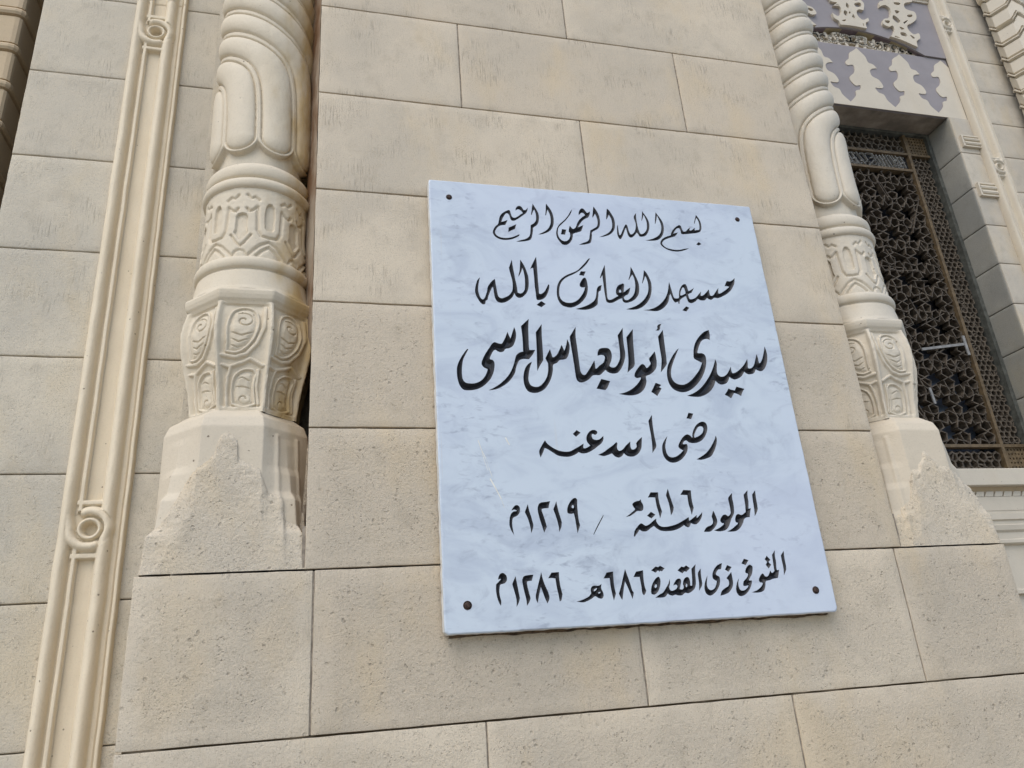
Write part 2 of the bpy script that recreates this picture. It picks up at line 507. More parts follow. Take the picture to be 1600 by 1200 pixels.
def notch_lining(sgn):
    """inner walls of a column notch: side wall and back wall, with the stain running down beside the column"""
    xs = NL if sgn < 0 else NR
    n = 120
    z = np.linspace(zz(0.142), zz(TOPZ), n*2); y = np.concatenate([np.linspace(0.004, S*0.196, 40)])
    Y, Z = np.meshgrid(y, z)
    X = np.full_like(Y, S*xs)+sgn*(0.0016+0.0012*fbm(Y*30, Z*12, 4, 3))
    V = np.stack([X, Y, Z], -1).reshape(-1, 3)
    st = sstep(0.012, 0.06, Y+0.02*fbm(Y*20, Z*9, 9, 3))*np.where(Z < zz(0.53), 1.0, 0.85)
    nU = len(y); nV = len(z)
    i = np.arange(nV-1)[:, None]*nU+np.arange(nU-1)[None, :]
    q = np.stack([i, i+1, i+nU+1, i+nU], -1).reshape(-1, 4)
    # back wall
    xb = np.linspace(S*xs, S*(XL if sgn < 0 else XR), 30)
    X2, Z2 = np.meshgrid(xb, z)
    Y2 = np.full_like(X2, S*0.1925)+0.002*fbm(X2*20, Z2*12, 6, 3)
    V2 = np.stack([X2, Y2, Z2], -1).reshape(-1, 3)
    i2 = np.arange(nV-1)[:, None]*len(xb)+np.arange(len(xb)-1)[None, :]
    q2 = np.stack([i2, i2+1, i2+len(xb)+1, i2+len(xb)], -1).reshape(-1, 4)+len(V)
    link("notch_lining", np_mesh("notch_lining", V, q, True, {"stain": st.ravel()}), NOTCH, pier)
    q2 = q2-len(V)
    link("notch_back", np_mesh("notch_back", V2, q2, True, {"tint": np.full(len(V2), 0.5), "coarse": np.full(len(V2), 0.5)}), STONE_L, pier)
notch_lining(-1); notch_lining(1)

def notch_fillet(sgn):
    """plaster packed between the shaft and the side of its notch, brown with old damp"""
    n = 260
    zs = np.linspace(zz(0.462), zz(TOPZ), n); us = np.linspace(0, 1, 9)
    U, Z = np.meshgrid(us, zs)
    xs = NL if sgn < 0 else NR
    low = sstep(zz(0.50), zz(0.462), Z)
    X = S*xs-sgn*0.003+sgn*U*S*0.0185
    Y = S*(0.035+0.045*U)+0.004*fbm(Z*30, U*3+sgn, 3, 3)+0.03*low
    Y = np.where(U < 1e-6, S*0.026+0.003*fbm(Z*22, U, 8, 3)+0.03*low, Y)
    V = np.stack([X, Y, Z], -1).reshape(-1, 3)
    nU = len(us)
    i = np.arange(n-1)[:, None]*nU+np.arange(nU-1)[None, :]
    q = np.stack([i, i+1, i+nU+1, i+nU], -1).reshape(-1, 4)
    if sgn < 0: q = q[:, ::-1]
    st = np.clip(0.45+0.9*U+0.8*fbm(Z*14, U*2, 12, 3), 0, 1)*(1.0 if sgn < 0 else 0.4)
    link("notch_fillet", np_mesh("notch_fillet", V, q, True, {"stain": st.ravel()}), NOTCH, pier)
notch_fillet(-1); notch_fillet(1)

# ---- left recessed wall
DL = 1.232
lw = empty("recessed_wall", P(-0.3, DL, -1.1))
tag(lw, "grey limestone wall set back left of the pier, behind the upright moulding", "wall")
bl = []
for z0, z1 in rows(-1.1, TOPZ):
    bl.append((S*-0.547, S*-0.335, zz(z0), zz(z1)))
    bl.append((S*-0.335, S*-0.19, zz(z0), zz(z1)))
ashlar_obj("wall_stonework", bl, front_frame(DL), STONE_L, lw, coarse=lambda u, v: float(np.clip(0.55-0.30*(v-EYE)/S, 0.2, 0.6)), gap=0.0026, seed=5)
c = MB(); c.box((S*-0.5455, S*(DL-1)+0.009, 0), (S*-0.19, S*(DL+0.035-1), zz(TOPZ))); c.build("wall_core", JOINT_L, lw)

# ---- right bay with the window
DR = 2.2
WX0, WX1, WZ0, WZ1 = 1.965, 2.755, 0.575, 2.2575
DI = 2.345                      # depth of the screen
rw = empty("window_bay_wall", P(2.36, DR, -1.1))
tag(rw, "distant pale limestone wall on the right with the deep window opening", "wall")
bl = []
def strip(x0, x1, z0, z1, cuts=()):
    for a, b in rows(z0, z1):
        bl.append((S*x0, S*x1, zz(a), zz(b)))
strip(1.0, 1.40, -1.1, TOPZ); strip(1.40, 1.86, -1.1, TOPZ)
strip(1.855, WX0, -1.1, WZ1); strip(WX1, 2.868, -1.1, WZ1)
strip(WX0, WX1, -1.1, 0.14)
strip(2.975, 3.45, -1.1, TOPZ+0.5)
strip(3.45, 4.1, -1.1, TOPZ+0.5)
ashlar_obj("bay_stonework", bl, front_frame(DR), STONE_R, rw, coarse=lambda u, v: 0.2, gap=0.0055, cell=0.04, seed=9)
bl = []
for a, b in rows(WZ0, WZ1): bl.append((0.004, S*(DI-DR)+0.01, zz(a), zz(b)))
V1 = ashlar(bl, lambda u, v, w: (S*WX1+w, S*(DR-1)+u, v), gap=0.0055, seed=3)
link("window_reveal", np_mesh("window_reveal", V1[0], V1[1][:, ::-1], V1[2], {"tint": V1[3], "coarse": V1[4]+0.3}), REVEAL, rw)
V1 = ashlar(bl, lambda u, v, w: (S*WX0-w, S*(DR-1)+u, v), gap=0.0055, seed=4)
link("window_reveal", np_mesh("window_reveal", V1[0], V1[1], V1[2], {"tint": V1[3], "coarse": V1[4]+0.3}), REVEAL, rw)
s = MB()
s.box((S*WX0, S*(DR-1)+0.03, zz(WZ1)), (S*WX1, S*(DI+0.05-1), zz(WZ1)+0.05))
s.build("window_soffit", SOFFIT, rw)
c = MB()
yb = S*(DR-1)+0.010; y2 = S*(DR+0.5-1)
c.box((S*1.0, yb, 0), (S*1.855, y2, zz(TOPZ))); c.box((S*2.87, yb, 0), (S*4.1, y2, zz(TOPZ+0.5)))
c.box((S*1.855, yb, 0), (S*(WX0-0.008), y2, zz(WZ1)-0.004)); c.box((S*(WX1+0.008), yb, 0), (S*2.87, y2, zz(WZ1)-0.004))
c.box((S*(WX0-0.008), yb, 0), (S*(WX1+0.008), y2, zz(0.14)))
c.box((S*1.855, S*(DR+0.09-1), zz(WZ1)+0.055), (S*2.87, y2, zz(TOPZ+0.5)))
c.build("wall_core", JOINT_L, rw)
# small reeded tablets beside the opening
for za, zb in ((2.084, 2.1465), (1.8175, 1.887)):
    t = MB(); x0, x1 = S*2.772, S*2.885; y = S*(DR-1); z0, z1 = zz(za), zz(zb); h = z1-z0
    pr = [(y+0.004, z1), (y-0.020, z1), (y-0.020, z1-h*.10), (y-0.012, z1-h*.13), (y-0.012, z1-h*.22), (y-0.022, z1-h*.25), (y-0.026, z1-h*.34), (y-0.022, z1-h*.43),
          (y-0.012, z1-h*.46), (y-0.012, z1-h*.54), (y-0.021, z1-h*.58), (y-0.026, z1-h*.70), (y-0.021, z1-h*.80), (y-0.012, z1-h*.83), (y-0.012, z1-h*.89), (y-0.020, z1-h*.91), (y-0.020, z0), (y+0.004, z0)]
    t.profile_x(pr, x0+0.012, x1-0.004)
    t.box((x0, y-0.021, z0+0.001), (x0+0.014, y+0.004, z1-0.001)); t.box((x1-0.010, y-0.0215, z0+0.001), (x1, y+0.004, z1-0.001))
    t.build("reeded_tablet", CREAM_R, rw)
# ------------------------------------------------------------------ carved corner columns
AX, AD, HALF = -0.1222, 1.0985, 0.0982         # axis and half width of the square notch
PC = 0.42075                                   # centre line of the pier, the right column mirrors the left

def octr(th, a, n=8):
    p = 2*np.pi/n
    return a/np.cos(np.mod(th+p/2, p)-p/2)

def polar(zs, th, rfun, mirror, dx=0.0):
    TH, Z = np.meshgrid(th, zs)
    R = rfun(TH, Z)
    X = AX+dx+R*np.sin(TH); Y = AD-R*np.cos(TH)
    if mirror: X = 2*PC-X
    V = np.stack([S*X, S*(Y-1), EYE+S*Z], -1).reshape(-1, 3)
    nU = len(th); nV = len(zs)
    i = np.arange(nV-1)[:, None]*nU+np.arange(nU-1)[None, :]
    q = np.stack([i, i+1, i+nU+1, i+nU], -1).reshape(-1, 4)
    if mirror: q = q[:, ::-1]
    # ochre runs gather on the side that faces the notch wall
    st = sstep(0.30, 1.05, TH+0.45*fbm(TH*4, Z*24, 3, 3))*0.95*(0.30 if mirror else 1.0)
    return V, q, st.ravel(), TH, Z

def thr(n, a=-2.3, b=2.2): return np.linspace(a, b, n)

Z_LOBE = 0.7870; RS = 0.0762
def shaft_phase(TH, Z):
    """counts the rolls: upright lobes below that bend one after another into a shallow spiral"""
    W = 2*np.pi/8*RS
    arc = (TH-0.05)*RS
    lo = arc/W
    hi = (Z-0.978+arc/2.1)/np.interp(Z, [0.9, 1.05, 1.4], [0.0500, 0.0500, 0.0500])
    e = 0.85
    return 0.5*(lo+hi+np.sqrt((lo-hi)**2+e*e))
def shaft_r(TH, Z):
    W = 2*np.pi/8*RS
    ph = shaft_phase(TH, Z)
    dt, dz = 0.004, 0.0005
    gx = (shaft_phase(TH+dt, Z)-shaft_phase(TH-dt, Z))/(2*dt*RS)
    gz = (shaft_phase(TH, Z+dz)-shaft_phase(TH, Z-dz))/(2*dz)
    g = np.hypot(gx, gz)
    t = np.mod(ph, 1.0)-0.5
    fil = 0.0046
    hw = 0.5/g
    hin = hw-fil
    dd = np.abs(t)/g
    zb = Z_LOBE+0.016+hin
    u = t*W
    low = Z < zb
    dd = np.where(low, np.hypot(u, zb-Z), dd)
    inn = hin-dd
    tt = np.clip(inn/hin, 0, 1)
    roll = -0.0034+0.0098*np.sqrt(np.clip(1-(1-tt)**2, 0, 1))
    r = np.where(inn > 0, roll, 0.0)-0.0020*np.exp(-(inn/0.0019)**2)
    out = -inn
    r = r+np.where(inn <= 0, 0.0012*np.clip(1-((out-fil*0.5)/(fil*0.6))**2, 0, 1), 0)
    dl = np.where(low, np.hypot(u, zb-Z)-hin, -1)
    drop = sstep(fil*0.95, fil*1.35, dl)*low
    r = r-0.010*drop*sstep(Z_LOBE+0.034, Z_LOBE+0.02, Z)
    r = r+0.0005*fbm(TH*9, Z*60, 51, 3)
    return RS+r

def ring_profile(zp, rp):
    zp = np.array(zp); rp = np.array(rp); o = np.argsort(zp)
    return lambda Z: np.interp(Z, zp[o], rp[o])

def torus_pts(z0, z1, r0, bulge, n=14):
    zs = np.linspace(z0, z1, n); t = np.linspace(-1, 1, n)
    return list(zs), list(r0+bulge*np.sqrt(np.clip(1-t**2, 0, 1)))

Z_BAND0, Z_BAND1 = 0.6034, 0.7249
def band_r(TH, Z):
    """arabesque: looped straps over chevron leaves"""
    R0 = 0.0770+0.0022*sstep(0.68, 0.60, Z)
    per = 2*np.pi/6
    u = (np.mod(TH+per*0.5+0.72, per)-per/2)*R0/0.0843     # -.5 ... .5 of a repeat
    v = (Z-Z_BAND0)/(Z_BAND1-Z_BAND0)
    k = 0.0843
    vs = (Z_BAND1-Z_BAND0)/k
    px, py = u, v*vs                                       # isotropic units (1 = one repeat)
    h = np.zeros_like(px)
    def groove(pts, wd, dep):
        nonlocal h
        wd = wd*1.3
        pts = np.array(pts)
        for m in (1, -1):
            q = pts.copy(); q[:, 0] *= m
            d = seg_dist(px, py, q)
            h = np.minimum(h, -dep*np.exp(-(d/wd)**2))
    def hollow(poly, dep, soft=0.02):
        nonlocal h
        poly = np.array(poly)
        d = seg_dist(px, py, poly, True)
        ins = inside(px, py, poly)
        h = np.minimum(h, -dep*sstep(0, soft, np.where(ins, d, 0)))
    hollow([(-.09, .62), (-.10, .9), (-.08, 1.08), (-.03, 1.16), (.03, 1.16), (.08, 1.08), (.10, .9), (.09, .62), (.05, .56), (-.05, .56)], 0.0062)
    groove([(-.22, 1.05), (-.21, .78), (-.20, .56), (-.14, .44), (0, .42)], 0.022, 0.0050)
    groove([(-.22, 1.05), (-.29, .98), (-.36, .95), (-.40, 1.01)], 0.02, 0.0052)
    groove([(-.20, 1.2), (-.27, 1.26), (-.33, 1.22), (-.40, 1.3)], 0.02, 0.0045)
    for c in (-0.5, 0.5):
        hollow([(c-.13, .84), (c-.10, .90), (c, .93), (c+.10, .90), (c+.13, .84), (c+.13, .58), (c+.15, .50), (c+.05, .36), (c, .33), (c-.05, .36), (c-.15, .50), (c-.13, .58)], 0.0062)
        d = seg_dist(px, py, [(c-.19, .45), (c-.08, .28), (c, .20), (c+.08, .28), (c+.19, .45)])
        h = np.minimum(h, -0.005*np.exp(-(d/0.022)**2))
    groove([(0, .33), (-.14, .25), (-.30, .08), (-.36, 0)], 0.022, 0.0048)
    groove([(0, .22), (-.10, .14), (-.20, .02)], 0.022, 0.0048)
    groove([(-.50, .14), (-.42, .10), (-.36, 0)], 0.02, 0.004)
    h = h+0.0009*fbm(px*9, py*9, 21, 3)
    return R0+0.0022+h*0.75

Z_OCT0, Z_OCT1 = 0.5245, 0.5450
Z_BELL0, Z_BELL1 = 0.3650, 0.5245
bell_a = ring_profile([0.3650, 0.372, 0.395, 0.42, 0.445, 0.465, 0.485, 0.505, 0.5245],
                      [0.0700, 0.0712, 0.0740, 0.0790, 0.0848, 0.0888, 0.0906, 0.0890, 0.0845])
def bell_r(TH, Z):
    a = bell_a(Z)
    p = np.pi/4
    ang = np.mod(TH+p/2, p)-p/2
    base = a/np.cos(ang)
    base = np.minimum(base, a*1.066)                        # rounded ribs on the corners
    face = np.floor((TH+p/2)/p)
    x = a*np.tan(ang); half = a*math.tan(p/2)
    u = x/half                                             # -1..1 across a face
    flip = np.where(np.mod(face, 2) == 0, 1.0, 1.0)
    u = u*flip
    v = (Z-Z_BELL0)/(Z_BELL1-Z_BELL0)
    asp = (Z_BELL1-Z_BELL0)/0.0345
    px, py = u, v*asp/1.0
    rib = 0.0034*np.exp(-((np.abs(u)-1.0)/0.17)**2)
    h = np.zeros_like(px)
    def groove(pts, wd=0.05, dep=0.0042):
        nonlocal h
        wd = wd*1.45; dep = dep*1.15
        d = seg_dist(px, py, pts)
        h = np.minimum(h, -dep*np.exp(-(d/wd)**2))
    def hollow(poly, dep, soft=0.10):
        nonlocal h
        dep = dep*1.35
        poly = np.array(poly)
        d = seg_dist(px, py, poly, True); ins = inside(px, py, poly)
        h = np.minimum(h, -dep*sstep(0, soft, np.where(ins, d, 0)))
    ridge = np.zeros_like(px)
    def raise_(pts, wd):
        nonlocal ridge
        d = seg_dist(px, py, pts)
        ridge = np.maximum(ridge, np.exp(-(d/wd)**4))
    def leaf(poly, lev):
        nonlocal h
        d = seg_dist(px, py, poly, True); ins = inside(px, py, poly)
        t_ = sstep(0, 0.30, np.where(ins, d, 0))
        h = np.where(ins, np.maximum(h, -0.0046+(0.0046+lev)*t_), h)
    T = asp
    h = h-0.0046
    up_ = spline([(-.62, T*.60), (-.62, T*.78), (-.45, T*.90), (-.05, T*.945), (.38, T*.91), (.52, T*.79), (.40, T*.66), (.10, T*.56), (-.30, T*.51), (-.66, T*.52)], [True]+[False]*8+[True], 5)
    lo_ = spline([(-.42, T*.06), (-.46, T*.18), (-.34, T*.30), (0, T*.36), (.40, T*.365), (.58, T*.33), (.5, T*.22), (.62, T*.06), (.1, T*.03)], [True]+[False]*4+[True, False, True, False], 5)
    leaf(up_, -0.0010); leaf(lo_, -0.0014)
    # veins of the leaves: a spiral and curved cuts
    ang_ = np.linspace(0, 2.5*np.pi, 50); rr = 0.06+0.36*ang_/ang_[-1]
    groove(np.stack([-.02+rr*np.cos(ang_+.6), T*.81+rr*np.sin(ang_+.6)*0.86], -1), 0.026, 0.0034)
    for cut_ in ([(-.55, T*.70), (-.1, T*.665), (.36, T*.70)], [(-.5, T*.64), (-.2, T*.605), (.22, T*.64)], [(-.52, T*.58), (-.25, T*.555), (.02, T*.575)],
                 [(-.28, T*.28), (.0, T*.295), (.3, T*.265)], [(-.34, T*.21), (.0, T*.215), (.42, T*.195)]):
        groove(cut_, 0.026, 0.0034)
    a2 = np.linspace(0.3, 2.2*np.pi, 30); rr = 0.08+0.26*a2/a2[-1]
    groove(np.stack([.1+rr*np.cos(a2), T*.105+rr*np.sin(a2)*0.8], -1), 0.026, 0.0032)
    # raised rims and the strap that runs across the face
    raise_(np.vstack([up_, up_[:1]]), 0.055); raise_(np.vstack([lo_, lo_[:1]]), 0.055)
    raise_([(-.80, T*.485), (-.3, T*.47), (.12, T*.50), (.50, T*.60), (.72, T*.74), (.76, T*.95)], 0.085)
    raise_([(-.80, T*.40), (-.50, T*.385), (-.62, T*.30), (-.70, T*.16), (-.66, T*.03)], 0.075)
    raise_([(-.50, T*.39), (-.05, T*.425), (.28, T*.46), (.55, T*.43), (.80, T*.40)], 0.075)
    raise_([(.66, T*.36), (.62, T*.22), (.76, T*.06)], 0.075)
    h = h*(1-ridge)-0.0002*ridge
    fade = sstep(0.02, 0.05, v)*sstep(1.0, 0.965, v)*sstep(0.95, 0.84, np.abs(u))
    h = h*fade-0.0008*sstep(0.93, 0.84, np.abs(u))
    return base+rib+h*0.95+0.0011*fbm(px*3+face*3, py*3, 31, 3)

Z_PL1 = 0.3480; Z_BOT = 0.142
def plinth_r(TH, Z):
    k = np.interp(Z, [0.142, 0.190, 0.2010, 0.237, 0.2475, 0.272, 0.2825, 0.314, 0.3235, 0.36],
                     [0.93, 0.86, 0.66, 0.55, 0.34, 0.26, 0.12, 0.05, 0.0, 0.0])
    a = HALF-0.0032
    r = (1-k)*octr(TH, a)+k*octr(TH, a, 4)
    r = np.minimum(r, a*1.36)
    # slope up to the bell
    r = r-np.interp(Z, [0.335, 0.350, 0.3665], [0.0, 0.006, 0.028])
    # flat bands carved on the slanting faces
    ang = np.abs(np.abs(TH)-np.pi/4)
    bead = (np.exp(-((np.abs(TH)-0.62)/0.035)**2)+np.exp(-((np.abs(TH)-0.98)/0.035)**2))*0.0022*sstep(0.330, 0.325, Z)*(TH > 0)
    return r+bead

PATCH_L = [(-0.2215, 0.18), (-0.212, 0.197), (-0.1989, 0.2037), (-0.1798, 0.2430), (-0.1663, 0.2720), (-0.1493, 0.2858), (-0.1405, 0.296), (-0.1386, 0.3141), (-0.1340, 0.3225),
           (-0.1281, 0.3250), (-0.1200, 0.3225), (-0.1146, 0.3163), (-0.1130, 0.293), (-0.0939, 0.2795), (-0.0843, 0.2734), (-0.0736, 0.2433), (-0.0547, 0.2352), (-0.0500, 0.2058), (-0.0400, 0.199), (-0.031, 0.2005), (-0.028, 0.25), (-0.0255, 0.315), (-0.0225, 0.33)]
PATCH_R = [(-0.2240, 0.16), (-0.205, 0.225), (-0.190, 0.245), (-0.178, 0.262), (-0.155, 0.270), (-0.135, 0.277), (-0.120, 0.300), (-0.110, 0.288), (-0.098, 0.268), (-0.083, 0.262),
           (-0.076, 0.240), (-0.070, 0.215), (-0.052, 0.206), (-0.048, 0.192), (-0.036, 0.189), (-0.031, 0.20), (-0.028, 0.26), (-0.0255, 0.318), (-0.0225, 0.33)]
def patch_r(poly):
    xs = np.array([p[0] for p in poly]); zs_ = np.array([p[1] for p in poly])
    def f(TH, Z):
        rp = plinth_r(TH, Z); rs = np.minimum(octr(TH, HALF+0.0005, 4), HALF*1.405)
        dd_ = AD-rp*np.cos(TH)
        x = (AX+rp*np.sin(TH))/dd_
        zb = np.interp(x, xs, zs_)*dd_+0.005*fbm(TH*9, Z*60, 13, 3)
        fld = zb-Z
        rough = 0.0006*fbm(TH*14, Z*150, 17, 3)
        lump = 0.0022*sstep(0.0, 0.012, fld)*sstep(0.06, 0.012, fld)*(0.5+fbm(TH*6, Z*60, 23, 2))
        k = sstep(-0.002, 0.10, fld)
        tgt = rp+(rs-rp)*k+lump+rough
        lim = np.maximum(rs-0.0006, rp+0.0015)
        r = np.minimum(tgt+0.0011*sstep(0, 0.008, fld), lim+rough*0.6)
        return np.where(fld > 0, r, rp-0.0035*sstep(0.0, -0.01, fld)-0.0008)
    return f

def column(name, mirror, label, patch):
    col = empty(name, P((2*PC-AX) if mirror else AX, AD, Z_BOT))
    tag(col, label, "column", "carved columns in the notched corners of the pier")
    mat = CREAM_R if mirror else CREAM
    def part(nm, zs, th, rf, mt=mat, extra=None, dx=0.0055):
        V, q, st, TH, Z = polar(zs, th, rf, mirror, dx)
        at = {"stain": st}
        if extra: at.update({k: np.full(len(V), v) for k, v in extra.items()})
        return link(nm, np_mesh(nm, V, q, True, at), mt, col)
    zs = np.concatenate([np.linspace(0.752, 0.90, 130), np.linspace(0.901, 1.34, 340), np.linspace(1.345, 1.9, 110), np.linspace(1.92, TOPZ, 60)])
    part("twisted_shaft", zs, thr(480), shaft_r)
    tz, tr = torus_pts(0.7253, 0.7440, 0.0785, 0.0070)
    tz2, tr2 = torus_pts(0.7475, 0.7720, 0.0760, 0.0060)
    f1 = ring_profile([0.7225]+tz+[0.7455, 0.7465]+tz2+[0.778], [0.0755]+tr+[0.0765, 0.0755]+tr2+[0.0710])
    part("collar_ring", np.linspace(0.7225, 0.778, 44), thr(120), lambda T, Z: f1(Z)+0.0004*fbm(T*8, Z*90, 2, 2))
    part("carved_band", np.linspace(Z_BAND0-0.002, Z_BAND1+0.001, 150), thr(560), band_r)
    tz, tr = torus_pts(0.5830, 0.6030, 0.0812, 0.0065)
    f2 = ring_profile([0.545, 0.552, 0.562, 0.572, 0.579, 0.5820]+tz+[0.6045], [0.0905, 0.0880, 0.0862, 0.0846, 0.0836, 0.0810]+tr+[0.077])
    part("base_ring", np.linspace(0.545, 0.6045, 46), thr(120), lambda T, Z: np.minimum(f2(Z), octr(T, 0.0900))+0.0004*fbm(T*8, Z*90, 4, 2))
    f3 = ring_profile([0.5225, 0.5265, 0.530, 0.536, 0.5415, 0.5452, 0.5456], [0.0835, 0.0858, 0.0885, 0.0905, 0.0912, 0.0900, 0.084])
    part("octagonal_moulding", np.linspace(0.5225, 0.5456, 24), thr(300), lambda T, Z: np.minimum(octr(T, f3(Z)), f3(Z)*1.077))
    part("carved_base", np.linspace(Z_BELL0-0.002, Z_BELL1+0.001, 240), thr(620), bell_r)
    part("plinth", np.linspace(Z_BOT+0.003, 0.3665, 130), thr(360), plinth_r, PLINTH, dx=0.0)
    part("rough_stone_patch", np.linspace(Z_BOT+0.0012, 0.345, 260), thr(520, -2.3, 1.62), patch_r(patch), STONE_P, {"tint": 0.45, "coarse": 1.0}, dx=0.0)
    # plain fill behind the column
    c = MB()
    xs = [AX-0.05, AX+0.05]
    if mirror: xs = [2*PC-xs[1], 2*PC-xs[0]]
    c.box((S*xs[0], S*(AD-1), zz(Z_BOT)+0.004), (S*xs[1], S*0.191, zz(TOPZ)))
    c.build("column_backing", NOTCH, col)
    return col
column("carved_column", False, "cream twisted column left of the plaque with ochre streaks down its side", PATCH_L)
column("carved_column", True, "paler twisted column right of the plaque, in front of the latticed window", PATCH_R)
# ------------------------------------------------------------------ upright strip mouldings with knots
def strip_moulding(name, label, x0, x1, d, z0, z1, knots, mat, dz=0.0035, far=False, proud=0.031):
    """heightfield: roll, fillet, sunk channel, roll, fillet; at each knot the two rolls loop round a pierced boss"""
    w = (x1-x0)*S; yb = S*(d-1)
    o = empty(name, P((x0+x1)/2, d, z0))
    tag(o, label, "moulding", "upright strip mouldings with knots")
    nx = 40 if far else 92
    us = np.linspace(0, 1, nx)
    zs = [zz(z0)]
    kz = [zz(k) for k in knots]
    while zs[-1] < zz(z1):
        near = min([abs(zs[-1]-k) for k in kz]+[9])
        zs.append(zs[-1]+(dz*0.5 if near < w*1.1 else (0.012 if not far else 0.03)))
    zs = np.array(zs)
    U, Z = np.meshgrid(us, zs)
    def bump(c, hw, h): return h*np.sqrt(np.clip(1-((U-c)/hw)**2, 0, 1))
    def box(a, b, h, s=0.014): return h*sstep(a-s, a+s, U)*sstep(b+s, b-s, U)
    rollL = bump(0.105, 0.115, 1.0); rollR = bump(0.70, 0.125, 1.0)
    base = np.maximum.reduce([rollL, rollR, box(0.255, 0.335, 0.72), box(0.335, 0.60, 0.22), box(0.20, 0.255, 0.28), box(0.80, 0.90, 0.30), box(0.915, 0.985, 0.55)])
    for k in kz:
        X = U*w; Zr = Z-k
        cx = 0.47*w; R = 0.150*w; tw = 0.055*w
        near = sstep(0.62*w, 0.50*w, np.abs(Zr))
        # the channel is stopped above and below the knot
        base = np.where((np.abs(U-0.43) < 0.20) & (np.abs(Zr) < 0.46*w), np.maximum(base*1.0, 0.40), base)
        stop = box(0.23, 0.62, 0.72)*(sstep(0.36*w, 0.40*w, np.abs(Zr))*sstep(0.50*w, 0.46*w, np.abs(Zr)))
        base = np.maximum(base, stop)
        # cut the plain rolls where the loops cross them
        rr = np.hypot(X-cx, Zr)
        base = np.where(rr < 0.34*w, np.minimum(base, 0.34), base)
        # left roll sweeps down, under the boss and to the right
        a = np.linspace(math.pi, 1.60*math.pi, 26)
        pathL = [(0.105*w, 0.55*w), (0.115*w, 0.22*w)]+[(cx+0.305*w*math.cos(t), 0.28*w*math.sin(t)) for t in a]
        # right roll comes up, over the boss and to the left
        a2 = np.linspace(0, 0.60*math.pi, 26)
        pathR = [(0.70*w, -0.55*w), (0.70*w, -0.2*w)]+[(cx+0.262*w*math.cos(t), 0.285*w*math.sin(t)) for t in a2]
        for path in (pathL, pathR):
            dd = seg_dist(X, Zr, path)
            base = np.maximum(base, 0.98*np.sqrt(np.clip(1-(dd/(0.108*w))**2, 0, 1)))
        dd = np.abs(rr-R)
        ringh = 0.90*np.sqrt(np.clip(1-(dd/tw)**2, 0, 1))
        base = np.where(rr < R-tw*0.5, np.maximum(ringh, 0.10), np.maximum(base, ringh))
        base = np.where((rr > R+tw*0.55) & (rr < R+tw*1.25), np.minimum(base, 0.45), base)
    H = base*proud
    H = H+0.0006*fbm(U*30, Z*40, 3, 3)+0.0012*np.clip(fbm(U*9, Z*16, 41, 3)-0.35, -1, 0)*(base > 0.5)
    for zj in ZJ[1::2]:
        H = H-0.0028*np.exp(-((Z-zz(zj)-0.004*fbm(U*3, Z*0+zj*7, 4, 2))/0.0022)**2)
    edge = (U < 1e-6) | (U > 1-1e-6)
    H = np.where(edge, -0.004, H)
    wob = 0.0011*fbm(Z*14, U*2, 8, 3)
    V = np.stack([S*x0+U*w+wob, yb-H, Z], -1).reshape(-1, 3)
    nU, nV = len(us), len(zs)
    i = np.arange(nV-1)[:, None]*nU+np.arange(nU-1)[None, :]
    q = np.stack([i, i+1, i+nU+1, i+nU], -1).reshape(-1, 4)
    st = (np.clip(1-base*1.7, 0, 1)*0.75).ravel()       # tint grows with how deep the member is sunk
    me = np_mesh("moulded_strip", V, q, True, {"stain": st*0.42})  # depth tint, passed through the shared stain attribute
    link("moulded_strip", me, mat, o)
    return o
strip_moulding("strip_moulding", "cream upright moulding with two knots on the grey wall left of the pier",
               -0.3815, -0.2895, DL, -1.1, TOPZ, [0.2440, 1.2085, 2.176], MOULD)
strip_moulding("strip_moulding", "distant pale upright moulding right of the latticed window", 2.866, 2.978, DR, -1.1, TOPZ+0.5,
               [0.275, 1.128, 1.979, 2.832], CREAM_R, far=True, dz=0.012, proud=0.045)

# ------------------------------------------------------------------ banded jamb at the far left
bj = empty("banded_jamb", P(-0.63, 1.27, -1.1))
tag(bj, "tan banded pilaster with paired grooves at the left edge, half hidden by the grey wall", "pilaster")
def banded(name, parent):
    zs = []; hs = []
    z = zz(-1.1); per = S*0.0900; ph = zz(1.2850)
    k0 = int((z-ph)/per)-1
    pts = [(zz(-1.1), 0.0)]
    for k in range(k0, 40):
        c = ph+k*per
        for dz_, h in ((-0.019, 0), (-0.018, -0.006), (-0.013, -0.006), (-0.011, 0.004), (-0.004, 0.008), (0.004, 0.008), (0.011, 0.004), (0.013, -0.006), (0.018, -0.006), (0.019, 0)):
            zc_ = c+dz_
            if pts[-1][0] < zc_ < zz(TOPZ): pts.append((zc_, h))
    pts.append((zz(TOPZ), 0.0))
    # plan outline: front face, rounded arris, right-hand side running back
    plan = [(-1.60, 1.285), (-0.612, 1.285), (-0.605, 1.287), (-0.601, 1.291), (-0.600, 1.297), (-0.600, 1.42)]
    nrm = [(0, -1), (0, -1), (0.5, -0.86), (0.86, -0.5), (1, 0), (1, 0)]
    V = []; n = len(plan)
    for z, h in pts:
        for (x, d), (a, b) in zip(plan, nrm):
            V.append((S*x+h*a, S*(d-1)+h*b, z))
    F = []
    for r in range(len(pts)-1):
        for c in range(n-1):
            i = r*n+c; F.append((i, i+1, i+n+1, i+n))
    me = np_mesh(name, V, F, False, {"stain": np.full(len(V), 0.15)})
    return link(name, me, TAN, parent)
banded("banded_shaft", bj)
bb = MB(); bb.box((S*-0.70, S*(1.40-1), 0), (S*-0.50, S*(1.43-1), zz(TOPZ))); bb.build("bounce_backing", TAN, bj)  # unseen backing added to bounce light into the slot beside the shaft

